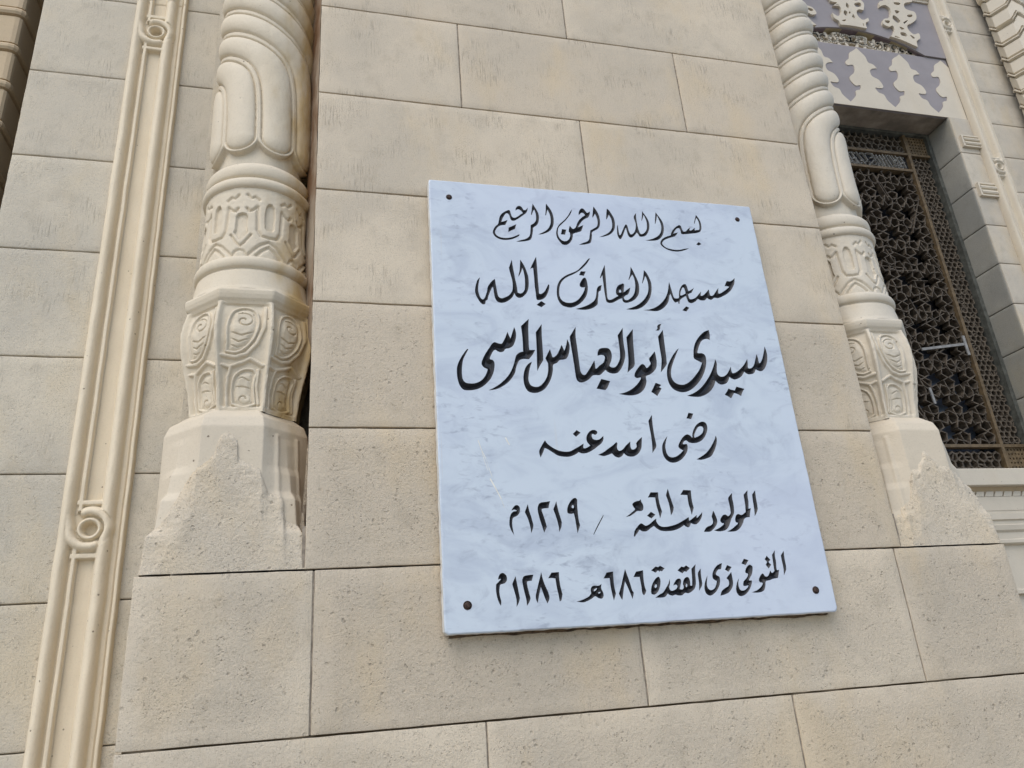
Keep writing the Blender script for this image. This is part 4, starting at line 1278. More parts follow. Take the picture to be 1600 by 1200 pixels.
# ------------------------------------------------------------------ the marble plaque
LETTERS = """
@1 765 300 13.3333
540,390* 545,340 575,300 615,288 660,305 690,345 712,375 745,375 775,350 800,325* 785,390 755,445 690,490 600,555 545,585 490,600 450,585 430,550 405,480 380,450 340,450 300,500 268,560 248,620* 310,605 375,580* 350,640 325,690* 270,690 200,710 150,755 115,830 140,890 210,935 300,955 400,953 500,930 570,900 605,885 632,890* 600,925 520,965 440,990 330,1000 220,985 130,940 85,890 66,840 80,780 120,715 175,665 190,600 205,530 235,470 300,415 370,382 405,375 425,395 440,440 460,500 490,530 530,535 600,500 660,455 690,440 665,405 630,375 595,360 565,370
390,835* 395,740* 470,710 555,670* 530,770* 460,800
895,240* 940,310 990,390 1020,460 1030,540 1020,620 985,690 910,745 905,800 890,900 875,960 840,1000 740,1025 640,1035 550,1035* 640,1005 740,980 810,940 840,890 850,800 855,690* 920,650 960,600 970,530 960,450 930,370* 905,400 880,480* 862,475* 875,380 885,300
1175,240* 1230,310 1290,400 1320,480 1337,580 1332,680 1300,760 1240,820 1160,860 1080,882 1010,885* 1100,845 1190,790 1245,720 1270,640 1270,550 1250,460 1205,370* 1190,430 1175,490* 1160,480* 1168,380 1170,300
@1 865 310 13.3333
525,355* 520,300 545,240 580,208 620,215 660,260 700,300 760,270* 750,340 720,395 650,430 590,480 545,540 510,600* 560,580 620,555* 600,620 575,685* 500,710 410,740 400,800 385,860 340,925 285,965 235,970 180,955 120,890 75,820 55,750 58,670 80,600 130,530 220,450 290,370 350,270 388,220* 360,310 300,400 240,470 160,545 105,610 90,680 95,760 130,830 180,875 240,890 290,875 325,840 345,780 340,720* 312,690* 320,630 335,570* 365,600 400,635 440,620 465,590 490,520 540,440 600,385 650,350 625,315 590,300 555,320
175,640* 265,650* 240,755* 150,750*
830,170* 870,220 920,300 950,370 965,450 968,530 950,600 900,650 805,705 800,780 790,870 765,930 700,950 610,965 525,965* 620,925 700,895 735,860 750,780 765,665* 840,625 900,585 915,530 912,450 890,380 862,325* 840,360 820,400* 805,390* 815,300 820,230
1110,210* 1160,255 1210,330 1250,400 1275,480 1280,570 1265,650 1220,715 1150,765 1050,795 945,808* 1040,770 1120,730 1180,680 1215,610 1220,530 1205,450 1180,390 1150,345* 1130,390 1105,440* 1092,425* 1098,330 1102,260
@1 980 320 13.3333
-198,412* -185,500 -170,590 -155,630 -130,610 -100,540 -65,460 -40,415 -20,410 0,430 20,490 45,570 80,615 130,590 165,530 178,450 175,390 155,330 135,265 145,225 183,170* 190,280 205,380 225,470 250,550 280,605 320,605 370,570 405,510 410,430 400,350 370,270 340,210* 330,260 305,335* 296,330* 305,230 310,130* 360,200 410,270 445,340 462,410 460,500 435,575 390,640 320,665 260,660 225,610 200,580* 170,620 120,670 75,685 30,655 0,580 -25,490 -35,490* -60,560 -85,630 -115,695 -145,718 -175,690 -205,620 -213,520 -210,450
590,155* 640,220 700,300 740,370 762,460 762,550 740,630 690,700 620,738 500,750 375,742* 500,715 590,680 660,630 700,560 710,470 690,380 650,290 620,225* 610,310 585,400* 575,395* 580,280
1430,210* 1480,270 1520,340 1543,420 1545,500 1520,560 1440,590 1340,600 1230,612 1130,605 1110,540 1085,495 1050,490 1010,520 985,560 965,600* 1055,575* 1030,620 990,660* 920,680 840,705 770,740 730,800 760,850 820,895 900,920 1000,938 1100,935 1200,915 1295,905* 1220,940 1130,965 1040,975 940,965 840,935 760,890 705,840 690,790 715,730 770,685 840,655 905,635 915,590 945,530 1000,470 1060,430 1090,425 1120,445 1145,510 1170,555 1220,550 1270,500 1315,470* 1300,530 1340,530 1380,500 1412,480* 1410,530 1450,525 1495,520 1505,460 1490,370 1465,310 1440,275* 1420,330 1405,400* 1390,385* 1405,310
1490,775* 1550,818* 1490,850* 1437,825*
@2 740 395 13.3333
135,510* 115,590 100,690 98,790 120,880 150,940 190,970 230,940 260,860 285,770 290,720 330,650 390,580 445,540* 460,640 480,750 500,850 530,920 590,945 660,925 740,880 800,800 815,710 810,610 790,520 760,420 735,310* 760,240 795,140* 815,270 845,420 870,560 885,620 905,720 920,830* 970,845 1020,830 1060,770 1070,680 1070,580 1060,480 1035,370 1015,320* 990,400 940,495* 932,485* 955,380 965,260 970,140* 1020,210 1070,300 1110,400 1140,500 1150,620 1145,720 1115,820 1060,890 990,935 930,935 880,900 850,840* 820,910 750,980 660,1030 570,1042 500,1020 450,950 425,840 405,720 385,720* 350,800 310,900 290,980 255,1000 240,1065 200,1075 150,1045 90,960 50,880 30,790 40,690 70,590 100,540
1303,80* 1315,200 1330,400 1345,600 1360,760 1370,850 1420,850 1480,800 1520,730 1555,655* 1578,670* 1575,740 1545,840 1500,920 1430,970 1340,985 1310,960 1295,850 1275,700 1260,520 1240,320* 1215,315 1185,340* 1180,330* 1220,240 1265,150
1410,1005* 1505,1065* 1415,1135* 1310,1085*
@2 860 400 13.3333
830,45* 780,130 700,225 610,300 500,370 380,425 290,480 230,550 195,640 185,740 195,840 240,920 320,965 420,975 500,955 580,905 650,820 700,730 720,650* 660,655 620,635 610,590 640,520 680,465 720,452 750,490 770,570 782,650 775,740 750,830 700,910 620,990 530,1045 430,1075 340,1065 250,1030 180,950 145,860 133,760 140,640 170,550 230,470 330,400 440,355 560,300 640,225 720,140 790,60
632,318* 735,322* 700,412* 597,398*
1070,605* 1060,660 1050,720* 1010,745 1000,830 990,920 985,1000 950,1040 880,1085 780,1115 660,1122 520,1103* 650,1070 760,1030 850,980 910,930 945,860 960,760 965,700 985,650 1020,620
@2 940 400 13.3333
65,185* 75,300 85,430 95,560 105,680 115,800 130,890 170,915 240,890 310,850 345,830 310,800 298,740 310,670 350,610 440,570* 468,590 465,680 462,755* 530,700 597,655* 585,730 550,800 500,825 465,860* 480,905 530,920 590,890 650,830 690,740 700,640 695,550 670,450 640,390* 610,430 572,500* 560,490* 590,380 605,222* 650,300 700,400 750,510 775,590 785,700 770,800 720,880 640,940 560,970 490,975 445,945 428,885* 380,895 300,940 220,975 140,975 100,945 80,860 60,750 45,640 30,520 15,400* -20,465* -35,450* 0,340 40,240
~385,700 410,740 395,760 365,755 370,720
880,290* 940,360 990,450 1030,550 1042,650 1038,760 1010,870 950,970 870,1050 760,1105 640,1120 510,1110* 620,1075 730,1030 830,960 910,870 960,770 975,670 965,570 940,480 910,420* 885,490 850,575* 842,560* 865,440 875,350
@2 1035 410 13.3333
140,405* 175,520 210,640 250,740 300,750 340,740 345,660 355,580 390,500 440,455 480,455 505,490 530,560 545,600* 600,570 655,530* 635,580 610,630* 540,665 545,700 570,760 620,765 690,735 750,670 805,605* 800,690 840,690 900,640 965,560* 985,650 1000,690 1050,690 1110,610 1165,530* 1165,610 1175,650 1240,625 1320,570 1390,510* 1340,495 1295,500* 1320,430 1345,390 1400,395 1450,375 1505,325* 1500,430 1470,510 1420,590 1340,660 1250,710 1160,745 1080,740 1020,780 970,770 930,740* 890,785 830,795 770,780 740,760* 680,820 600,850 545,830 520,780 490,705* 420,740 370,790 355,870* 335,860* 330,815* 270,835 230,800 200,740 170,660* 150,690 143,740 120,830 75,900 13,960 -87,1010 -187,1015 -307,1002 -407,995* -267,977 -147,937 -47,867 43,767 93,667 118,567 128,467
~430,520 460,560 480,640 440,670 390,690 375,680 380,620 400,560
495,915* 560,945* 500,1025* 415,998*
@3 710 510 10.909
1018,10* 1045,80 1052,160 1035,250 1000,330 940,370 870,385 840,425 790,440 740,425 700,400 665,420 630,480 605,555 650,570 680,610 685,690 665,790 620,890 540,980 450,1045 350,1080 250,1090 160,1080 100,1020 60,920 42,800 45,690 80,590 150,470 215,385* 240,385* 190,480 150,570 132,680 130,800 145,900 190,955 270,972 360,965 450,925 520,850 560,760 565,730* 500,695 462,640 480,560 530,460 590,370 650,285 690,268 740,285 800,295 830,260 870,180 905,90* 930,150 955,205* 980,130
@3 800 490 9.233
242,75* 236,200 240,350 245,480 252,525* 335,525* 300,590 245,660* 180,655 115,670 80,720 58,790 41,862 -27,963 -112,1035 -222,1090 -340,1109* -239,1056 -154,997 -69,913 -10,820 32,709 58,608 100,566 160,545* 155,430 145,300 128,180*
428,150* 430,300 440,450 452,670 445,685* 400,760 365,830* 360,700 355,500 342,270*
548,510* 570,580 590,630 640,600 680,530 715,450* 740,500 755,535* 780,460 795,370* 825,430 832,500 820,580 790,645 740,665 690,670 650,710 595,740 590,820 570,920 530,1010 470,1090 390,1135 310,1145 240,1125 195,1070 170,990 165,900 185,800 230,730 290,690* 260,780 242,880 240,960 270,1030 330,1055 390,1050 450,1000 500,920 520,830 520,720* 480,645*
@3 880 500 10
195,105* 195,250 215,400 235,550 255,700 275,810 310,855 345,855 380,810 430,730 487,630* 500,700 510,760 570,710 630,660 650,590 640,560 600,545 535,560* 540,500 570,450 640,435 710,445 745,490 760,560 750,640 725,715 760,740 810,735 850,690 885,600 885,500 870,370 850,240* 930,120* 935,250 950,400 970,520 965,600 940,690 900,770 850,825 780,838 710,820 660,780* 620,820 570,860 470,865 400,930 310,975 250,970 210,930 190,840 170,700 140,520 115,370 100,260*
595,920* 735,955* 690,1060 660,1095* 590,1085 520,1072*
1088,140* 1092,300 1105,480 1120,680* 1105,730 1060,770 1005,825* 1018,650 1005,450 985,270*
@3 960 500 10
755,155* 770,260 790,420 810,570 820,690* 780,750 725,820* 735,680 735,600 710,450 680,260*
735,60* 715,100 712,140 690,165 640,162* 670,140 670,95 690,70
630,490* 650,570 662,660 655,740 610,810 550,855 495,880 503,960 480,1050 430,1120 350,1165 250,1180 150,1170 65,1155* 170,1130 270,1080 350,1010 400,940 415,900 350,908 315,880 320,830 360,760 410,700 445,688 480,715 505,750 540,720 565,680 545,630 540,600*
645,980* 735,1015* 700,1050* 738,1070* 705,1130 670,1190* 620,1150 575,1125*
@3 1060 510 10
475,55* 490,130 490,212* 440,195 370,220 330,290 305,370 300,415 370,420 415,450 435,520 430,620 400,730 350,830 270,930 180,1000 80,1030 -10,1015 -90,970 -150,880 -178,760 -170,630 -110,490 -40,385 5,340* -30,430 -80,560 -112,680 -108,790 -60,870 20,908 100,905 190,850 270,760 330,670 370,570* 310,540 245,500 235,430 240,340 270,240 330,150 400,85
575,510* 600,580 600,680 610,740 650,780 710,780 760,740 790,690 820,625* 830,700 850,730 910,710 980,650 1030,590 1075,505* 1085,580 1090,650 1140,650 1180,600 1200,520 1222,430* 1245,500 1265,575 1300,530 1330,420 1345,310* 1375,390 1390,480 1380,580 1340,670 1290,700 1240,690 1210,670* 1180,730 1110,750 1060,735 1030,710* 980,785 890,830 830,815 800,790* 760,880 680,910 620,890 580,850* 560,920 510,1000 430,1065 330,1100 220,1098 135,1085* 240,1040 340,970 430,860 500,740 545,630
785,970* 830,990 880,1000* 905,940* 1030,975* 1000,1030 980,1090* 930,1060 870,1040* 850,1080 825,1125* 770,1090 725,1070*
@4 835 640 10.667
175,510* 220,570 300,630 400,680 500,700 590,695 680,650 750,610 820,565* 820,640 860,640 930,600* 880,540 865,470 890,400 940,350 1000,338 1045,365 1045,400 1010,420 970,405 955,440 980,490 1040,505 1090,490 1150,435* 1150,500 1120,560 1060,610 1010,650 950,690 870,725 790,730 740,710* 680,750 580,785 480,785 390,765 300,710 220,660 170,640* 150,700 105,800* 85,740 80,690 110,620
705,340* 770,385* 695,455* 640,405*
@4 975 640 10.667
-433,755* -343,710 -263,650 -193,600 -128,540* -110,560 -115,640 -83,685 -30,670 30,600 105,530* 110,620 130,660 170,660 210,620 200,560* 240,510 300,455* 295,560 290,640 250,720 180,775 110,785 50,770 0,730* -40,780 -90,800 -150,780 -200,730* -260,755 -340,775
465,85* 475,220 500,400 520,500 540,600 530,640* 475,725* 470,600 450,430 425,300 405,190*
725,440* 700,530 690,610 705,700 740,770 800,795 870,780 930,740 990,680* 930,650 905,610 930,540 980,460 1040,415 1085,420 1140,470* 1140,400 1170,310 1220,240 1300,200 1360,220 1385,270 1388,340 1360,430 1310,500 1240,545 1150,560 1080,545 1040,515 1000,530 985,575 1045,575 1060,610 1055,690 1020,760 960,830 880,875 800,885 720,850 660,770 638,680 640,590 680,500
~1180,470* 1170,440 1200,350 1240,290 1290,280 1320,310 1310,380 1260,430
1075,50* 1155,68* 1120,160* 1040,145*
1530,430* 1548,500 1535,600 1500,700 1450,780 1360,820 1280,838 1210,830* 1290,780 1370,720 1440,630 1500,520
@5 790 765 10
90,330* 110,290 140,255 175,240 215,265 225,310 215,370 180,410 120,440 105,500 110,590 135,715* 85,630 60,550 65,440 85,380 120,345 175,330 140,315 110,320
347,225* 370,330 400,420 435,550* 430,600 400,685* 390,600 350,460 300,350*
695,180* 680,240 670,290* 600,295 565,310 590,400 620,490 645,580* 605,675* 580,600 540,480 510,370 500,290 520,225 560,200 620,192
792,180* 820,310 850,410 880,510* 870,590 838,665* 830,580 790,430 745,310*
1115,150 1120,250 1130,370 1145,480 1165,560* 1125,685* 1105,570 1085,450 1065,370* 1020,380 970,365 962,310 980,240 1030,160 1080,130
~1050,240 1068,265 1055,290 1032,275
1525,395* 1530,410 1480,510 1380,705* 1370,700* 1430,570
@5 970 755 13.3333
415,330* 425,380 460,440 472,500 460,560 410,582 345,580 270,635 190,685 105,703* 180,650 250,590 295,540 260,490 240,440 280,395 340,370 380,365
620,190* 778,190* 785,300 810,430 860,590* 820,735* 790,620 745,470 715,300* 640,295 562,300*
978,110* 1020,250 1060,370 1105,500* 1090,590 1045,675* 1030,560 1000,420 940,250*
1300,140* 1460,150* 1470,270 1490,400 1520,510* 1480,665* 1450,550 1410,420 1385,250* 1320,245 1240,242*
628,595* 722,655* 640,735* 545,680*
740,735* 745,800 790,870 860,905 960,905 1080,880 1190,840 1310,770 1415,705* 1430,785* 1510,720 1587,660* 1585,720 1640,670 1697,600* 1690,690 1650,780 1580,850 1520,855 1460,830* 1440,890 1410,920 1360,905 1320,875* 1220,940 1100,985 970,1000 840,990 760,950 690,890* 620,940 540,1000 460,1005 390,970* 340,1050 285,1120* 270,1100* 290,990 350,900 410,840 450,845 520,885 600,850 680,780
@5 1080 755 13.3333
458,570* 500,650 545,790 520,880 450,970 390,1010 265,1012* 290,960 330,910 420,870 455,810 425,690*
852,200* 855,310 880,430 895,580 880,660 840,740 810,830 780,910 730,970 640,1000 560,1003 475,982* 570,940 640,890 685,840 640,830 605,780 620,720 670,660 720,655 770,685 820,630 815,550 790,420 770,310
1172,145* 1175,260 1195,400 1195,530* 1245,520* 1230,600 1220,705* 1140,720 1100,760 1080,830 1030,920 950,990 850,1010 750,1008* 850,950 920,890 975,830 930,810 915,750 935,670 980,640 1050,660 1135,600* 1120,430 1090,240*
1330,145* 1350,300 1375,440 1388,530* 1370,600 1325,690* 1315,560 1290,400 1268,240*
@6 765 880 13.3333
175,345* 190,270 230,215 275,203 330,235 360,290 355,370 310,420 225,450 210,520 205,600 220,700 245,800 238,890* 200,830 155,700 133,560 135,440* 190,385 235,330 200,335
540,270* 570,410 600,560 632,730* 610,820 563,915* 560,760 520,600 470,435*
912,238* 895,310 880,365* 785,385 790,480 820,600 855,730* 830,810 780,890* 765,760 725,600 690,440 680,340 720,270 800,248
1075,185* 1110,330 1160,470 1220,600 1250,700* 1240,770 1205,840* 1160,740 1110,610 1070,500* 1045,600 1020,740 1005,835* 970,760 960,680* 990,540 1030,370
1290,195* 1445,185* 1450,300 1475,470 1520,650* 1500,770* 1462,800* 1440,680 1400,500 1370,320* 1300,310 1218,315*
@6 890 870 11.4286
570,480* 565,560 600,640 608,700 580,745 520,740 460,705 400,745 320,790 240,815 120,797* 210,775 290,740 350,700 385,650 375,590 395,535 440,513 520,515
~490,560 440,585 435,615 465,600
~550,625 510,640 520,655 545,645
660,280* 778,262* 785,400 800,530 828,660* 792,785* 765,680 735,540 715,380* 605,388*
990,215* 1030,330 1080,470 1120,600 1148,640* 1140,690* 1125,755* 1100,690 1050,570 990,440* 970,560 945,770* 920,740 880,660* 920,520 955,360
1185,265* 1312,240* 1320,380 1340,520 1370,610* 1355,655* 1330,690* 1300,650 1280,520 1250,360* 1140,362*
@6 1000 870 13.3333
390,415 425,480 425,570 400,680 350,760 290,790 240,770 230,700 245,600 290,500 340,440
~340,575 355,610 325,650 305,630 315,590
230,285* 325,200* 375,215* 420,185* 515,240* 455,305* 430,290 410,310* 370,290 330,332*
1160,150* 1150,250 1155,400 1165,560 1140,660 1070,730 1000,760 945,750 880,800 800,805 740,790 680,810 620,795 580,765* 530,830 450,850 320,852* 400,790 480,740 540,650 590,560 618,455* 625,560 610,640 640,700 700,700 760,660 780,610 750,580 690,600* 720,530 770,465 830,455 858,500 845,600 830,670* 880,680 910,640 895,560 910,480 960,425 1010,430 1040,490 1050,600* 1085,600* 1085,450 1070,250*
~970,560 985,590 975,630 955,620 960,580
780,285* 860,200* 910,215* 960,178* 1040,235* 960,320* 930,300 885,345*
1262,240* 1275,400 1300,570* 1285,620 1232,710* 1230,560 1205,380 1210,320*
@6 1090 850 10.667
405,318* 400,370 390,420* 340,430 305,500 320,520 365,550 375,620 360,700 320,780 260,840 200,860 140,820 115,740 120,650 145,570 165,520* 158,600 158,690 185,750 230,768 280,740 310,680 320,620* 260,580 245,530 260,450 310,370 360,335
560,465* 580,560 592,650 580,720 530,800 460,840 380,862* 400,790 450,740 510,700 525,650 510,600 480,570*
492,350* 568,385* 515,465* 455,425*
690,570* 680,650 690,720 720,770 780,770 830,730 850,690* 770,700 760,670 770,620 820,560 840,500 800,480 795,440 820,380 870,345 910,370 918,420 905,500 870,570 860,605 905,610 895,690 860,770 800,840 730,870 680,850 645,780 645,700 665,620
770,245* 850,270* 800,352* 730,325*
1288,100* 1290,200 1310,310 1320,430 1360,432* 1340,565* 1260,580 1200,605 1140,620 1130,700 1110,770 1060,800 980,812 900,805* 990,770 1060,710 1085,650 1040,635 1020,600 1040,540 1085,490 1130,540 1175,530 1210,440* 1240,480 1280,450* 1260,330 1240,180*
1150,195* 1215,265* 1185,300 1228,345* 1185,410* 1135,345* 1155,300 1118,255*
1435,110* 1450,240 1475,370 1478,430* 1440,525* 1430,400 1400,260 1388,190*
"""
TPL = 0.020                       # thickness of the slab in eye-to-pier units
YP = -S*TPL                       # its front face
plaque = empty("marble_plaque", (S*0.4325, YP, zz(0.052)))
tag(plaque, "white veined marble plaque with six lines of carved black Arabic writing, screwed to the pier", "plaque")

def mat_marble():
    t = NT("veined_marble")
    v = t.mapv((1, 1, 1.9))
    base = (0.535, 0.588, 0.622)
    n1 = t.noise(5.0, 6, 0.62, v, 1.2)
    c = t.mix(t.ramp(n1, 0.42, 0.70), base, (0.44, 0.487, 0.54))
    n2 = t.noise(10.0, 5, 0.68, t.mapv((1, 1, 1.6), (4, 2, 9)), 1.2)
    c = t.mix(t.ramp(n2, 0.50, 0.78, 0.0, 0.80), c, (0.34, 0.375, 0.425))
    n3 = t.noise(30.0, 3, 0.6, t.mapv((1, 1, 2.4), (1, 7, 3)), 0.5)
    sel = t.ramp(t.noise(4.0, 2, 0.5, t.mapv((1, 1, 1), (8, 1, 5))), 0.46, 0.62)
    c = t.mix(t.math('MULTIPLY', t.ramp(n3, 0.53, 0.74), t.math('MULTIPLY', sel, 0.85)), c, (0.30, 0.33, 0.38))
    tone = t.noise(1.7, 3, 0.5, t.mapv((1, 1, 1), (2, 2, 2)))
    c = t.mix(t.ramp(tone, 0.4, 0.65, 0, 0.5), c, (0.545, 0.580, 0.650))
    # drip stains: thin pale brown runs
    dr = t.noise(1.0, 2, 0.5, t.mapv((95, 1, 2.2), (3, 3, 3)))
    c = t.mix(t.ramp(dr, 0.70, 0.80, 0, 0.30), c, (0.55, 0.50, 0.43))
    nrm = t.bump(t.noise(90, 3, 0.6), 0.10, 0.0008)
    return t.out(c, 0.42, nrm, 0.4)
MARBLE = mat_marble()
CHALK = mat_plain("sawn_marble_edge", (0.66, 0.64, 0.58), 0.85, 0.12, 30)
def mat_ink():
    t = NT("black_letter_paint")
    wear = t.noise(150, 3, 0.6)
    c = t.mix(t.ramp(wear, 0.60, 0.80, 0.0, 0.5), (0.006, 0.0065, 0.009), (0.035, 0.04, 0.05))
    return t.out(c, 0.48, t.bump(t.noise(260, 3, 0.6), 0.5, 0.0007), 0.5)
INKP = mat_ink()

lines = {}
cur = None
for ln in LETTERS.strip().splitlines():
    if ln.startswith('@'):
        a = ln[1:].split(); cur = (int(a[0]), float(a[1]), float(a[2]), float(a[3])); continue
    hole = ln.startswith('~')
    pts, cr = parse_outline(ln.lstrip('~'))
    px = [(cur[1]+x/cur[3], cur[2]+y/cur[3]) for x, y in pts]
    w_ = unproj(px, 1.0-TPL)
    pl_ = spline(np.stack([S*w_[:, 0], EYE+S*w_[:, 1]], -1), cr, 5)
    keep = [0]
    for i in range(1, len(pl_)):
        if np.hypot(*(pl_[i]-pl_[keep[-1]])) > 0.00035: keep.append(i)
    pl_ = ccw(pl_[keep])
    L = lines.setdefault(cur[0], [])
    if hole: L[-1][1].append(pl_)
    else: L.append([pl_, []])

# slab: front face with the letters left out, rounded arrises, rough sawn edges
X0p, X1p = S*0.1475, S*0.7168
Z0p, Z1p = zz(0.0518), zz(0.7404)
rb = 0.0035
n = 40
front = []
def side(p, q_, k=60):
    return [(p[0]+(q_[0]-p[0])*i/k, p[1]+(q_[1]-p[1])*i/k) for i in range(k)]
cr_ = 0.006
ring = [(X0p+cr_, Z0p), (X1p-cr_*1.6, Z0p), (X1p-cr_*0.5, Z0p+cr_*0.3), (X1p, Z0p+cr_*1.6), (X1p, Z1p-cr_*0.5), (X1p-cr_*0.5, Z1p), (X0p+cr_*0.4, Z1p), (X0p, Z1p-cr_*0.4), (X0p, Z0p+cr_)]
rim = []
for a, b in zip(ring, ring[1:]+ring[:1]):
    k = max(1, int(math.hypot(b[0]-a[0], b[1]-a[1])/0.012))
    rim += side(a, b, k)
rim = np.array(rim)
cen = np.array([(X0p+X1p)/2, (Z0p+Z1p)/2])
nrm_ = np.sign(rim-cen)*(np.abs(np.abs(rim-cen)-np.array([(X1p-X0p)/2, (Z1p-Z0p)/2])) < 0.0075)
wb = 0.0011*fbm(rim[:, 0]*40, rim[:, 1]*40, 5, 3)[:, None]
rim = rim+nrm_*wb
inner = rim-nrm_*rb
co = [Vector(p) for p in inner.tolist()]
inner_ccw = ccw(inner)
co = [Vector(p) for p in inner_ccw.tolist()]
fc = [list(range(len(inner)))]
kinds = ['slab']
for L in lines.values():
    for out_, hs in L:
        for k, pl_ in [('l', out_)]+[('h', h) for h in hs]:
            n0 = len(co); co += [Vector(p) for p in pl_.tolist()]
            fc.append(list(range(n0, n0+len(pl_)))); kinds.append(k)
vv, ee, ff, _, _, of = delaunay_2d_cdt(co, [], fc, 1, 1e-7, True)
V = [(v.x, YP, v.y) for v in vv]; F = []; MI = []; SMO = []
for f, ids in zip(ff, of):
    ks = [kinds[i] for i in ids]
    if 'l' in ks and 'h' not in ks: continue
    a, b, c = [vv[i] for i in f[:3]]
    F.append(tuple(f) if (b.x-a.x)*(c.y-a.y)-(b.y-a.y)*(c.x-a.x) > 0 else tuple(reversed(f)))
    MI.append(0); SMO.append(False)
nr = len(rim)
steps = [(1.0, 0.0), (0.62, 0.0004), (0.30, 0.0012), (0.08, 0.0024), (0.0, 0.004), (0.0, S*TPL*0.5), (0.0, S*TPL-0.0060)]
st0 = len(V)
for kf, dy in steps:
    for i in range(nr):
        p = rim[i]-nrm_[i]*rb*kf
        ro = 0.0008*math.sin(i*2.3)*math.sin(i*0.71) if dy > 0.004 else 0
        V.append((p[0]+ro*nrm_[i][0], YP+dy, p[1]+ro*nrm_[i][1]))
for r in range(len(steps)-1):
    for i in range(nr):
        j = (i+1) % nr
        F.append((st0+r*nr+i, st0+(r+1)*nr+i, st0+(r+1)*nr+j, st0+r*nr+j)); MI.append(0 if r < 3 else 1); SMO.append(r < 4)
F.append(tuple(st0+(len(steps)-1)*nr+i for i in range(nr))); MI.append(1); SMO.append(False)
me = np_mesh("slab", V, F, SMO, midx=MI)
slab = link("slab", me, [MARBLE, CHALK], plaque)

# dark ragged strip painted as contact shadow and brown stain under the slab
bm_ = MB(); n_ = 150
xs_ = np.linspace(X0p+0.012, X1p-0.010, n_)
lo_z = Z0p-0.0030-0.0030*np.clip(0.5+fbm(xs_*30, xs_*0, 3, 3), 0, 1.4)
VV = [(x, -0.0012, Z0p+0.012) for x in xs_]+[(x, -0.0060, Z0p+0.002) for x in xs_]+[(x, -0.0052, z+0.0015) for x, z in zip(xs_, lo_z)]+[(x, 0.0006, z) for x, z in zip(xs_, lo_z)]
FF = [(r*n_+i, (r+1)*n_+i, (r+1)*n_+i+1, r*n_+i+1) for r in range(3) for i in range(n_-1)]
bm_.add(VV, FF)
bm_.build("shadow_stain_strip", mat_plain("shadow_stain_brown", (0.085, 0.058, 0.034), 0.95, 0.5, 70), plaque, smooth=True)

# the carved letters: V-cut troughs painted black
SLOPE, DMAX, GRID = 1.05, 0.0085, 0.0014
for li in sorted(lines):
    V = []; F = []
    for out_, hs in lines[li]:
        polys = [out_]+hs
        mn = out_.min(0); mx = out_.max(0)
        gx, gz = np.meshgrid(np.arange(mn[0], mx[0], GRID), np.arange(mn[1], mx[1], GRID))
        gx = gx+(np.arange(gx.shape[0])[:, None] % 2)*GRID*0.5
        gx = gx.ravel(); gz = gz.ravel()
        ok = inside(gx, gz, out_)
        for h in hs: ok &= ~inside(gx, gz, h)
        gx, gz = gx[ok], gz[ok]
        dist = np.min([seg_dist(gx, gz, p, True) for p in polys], 0) if len(gx) else np.zeros(0)
        k = dist > GRID*0.45
        gx, gz, dist = gx[k], gz[k], dist[k]
        co = []; fc = []; dep = []
        for p in polys:
            n0 = len(co); co += [Vector(q_) for q_ in p.tolist()]; fc.append(list(range(n0, n0+len(p)))); dep += [0.0]*len(p)
        co += [Vector((a, b)) for a, b in zip(gx.tolist(), gz.tolist())]
        dep += np.minimum(dist*SLOPE, DMAX).tolist()
        vv, ee, ff, ov, _, of = delaunay_2d_cdt(co, [], fc, 1, 1e-7, True)
        n0 = len(V)
        for v, o_ in zip(vv, ov):
            dd = max([dep[i] for i in o_]) if o_ else 0.0
            if not o_: dd = 0.0
            V.append((v.x, YP+dd+(0.00015 if dd == 0 else 0), v.y))
        for f, ids in zip(ff, of):
            if 0 in ids and not any(i > 0 for i in ids):
                a, b, c = [vv[i] for i in f[:3]]
                g_ = tuple(i+n0 for i in f)
                F.append(g_ if (b.x-a.x)*(c.y-a.y)-(b.y-a.y)*(c.x-a.x) > 0 else tuple(reversed(g_)))
    link("carved_writing_line", np_mesh("carved_writing_line", V, F, False), INKP, slab)

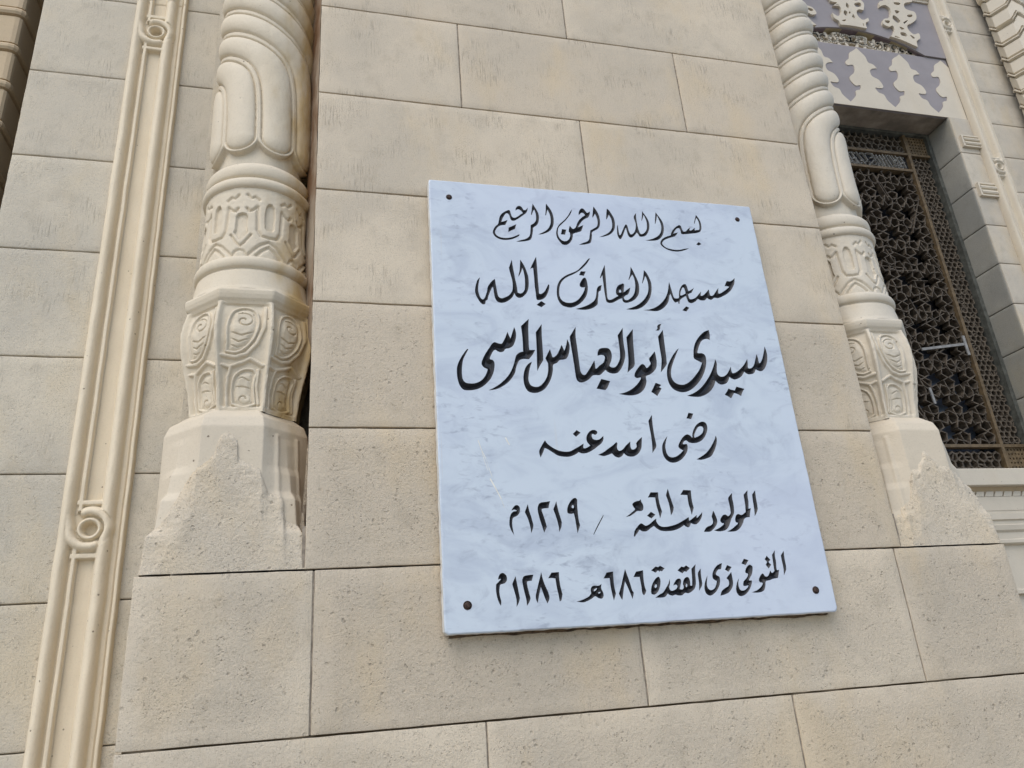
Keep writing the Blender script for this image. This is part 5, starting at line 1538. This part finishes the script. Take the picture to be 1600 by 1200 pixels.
# pale scratches on the lower left of the face
SCR = mat_plain("scratched_marble", (0.70, 0.67, 0.57), 0.8, 0.1, 60)
for pts, w in (([(747, 688), (752, 702), (759, 716), (764, 731), (769, 745)], 0.0013), ([(766, 748), (775, 764), (783, 779), (788, 793)], 0.0024), ([(790, 684), (793, 690), (796, 695)], 0.0022), ([(753, 706), (757, 720), (762, 734)], 0.0008)):
    mb = MB(); w_ = unproj(pts, 1.0-TPL)
    for k, (p, q_) in enumerate(zip(w_[:-1], w_[1:])):
        mb.bar((S*p[0], zz(p[1])), (S*q_[0], zz(q_[1])), 1.2*w*(0.6+0.4*math.sin(k*1.7+1)), YP-0.00012-0.00002*k, YP+0.001, 0.0006)
    mb.build("scratch", SCR, slab)

# four rusty screws in countersunk holes
RUST = mat_plain("rusty_screw", (0.055, 0.032, 0.022), 0.7, 0.5, 300, 0.6)
HOLE = mat_plain("screw_hole", (0.006, 0.005, 0.005), 0.9, 0.1)
RUNS = mat_plain("rust_run", (0.52, 0.44, 0.36), 0.8, 0.2, 40)
for x, z, r in ((0.1791, 0.7089, 0.0072), (0.6859, 0.7104, 0.0066), (0.6870, 0.0833, 0.0080), (0.1785, 0.0867, 0.0086)):
    mb = MB(); n = 24; cx, cz = S*x, zz(z)
    rings_ = [(1.0, -0.0006), (0.86, -0.0009), (0.80, 0.0), (0.74, 0.0), (0.70, -0.0016), (0.55, -0.0026), (0.30, -0.0030)]
    VV = [(cx+r*k*math.cos(2*math.pi*i/n), YP+dy, cz+r*k*math.sin(2*math.pi*i/n)) for k, dy in rings_ for i in range(n)]
    VV.append((cx, YP-0.0027, cz))
    FF = [(a*n+i, a*n+(i+1) % n, (a+1)*n+(i+1) % n, (a+1)*n+i) for a in range(len(rings_)-1) for i in range(n)]
    FF += [((len(rings_)-1)*n+i, (len(rings_)-1)*n+(i+1) % n, len(VV)-1) for i in range(n)]
    VV += [(cx+r*math.cos(2*math.pi*i/n), YP+0.0004, cz+r*math.sin(2*math.pi*i/n)) for i in range(n)]
    b0 = len(VV)-n
    FF += [(b0+i, b0+(i+1) % n, (i+1) % n, i) for i in range(n)]
    mi = [1 if 1 <= f//n <= 2 else 0 for f in range((len(rings_)-1)*n)]+[0]*n+[0]*n
    me = np_mesh("screw", VV, FF, True, midx=mi)
    sc_ = link("screw", me, [RUST, HOLE], plaque)
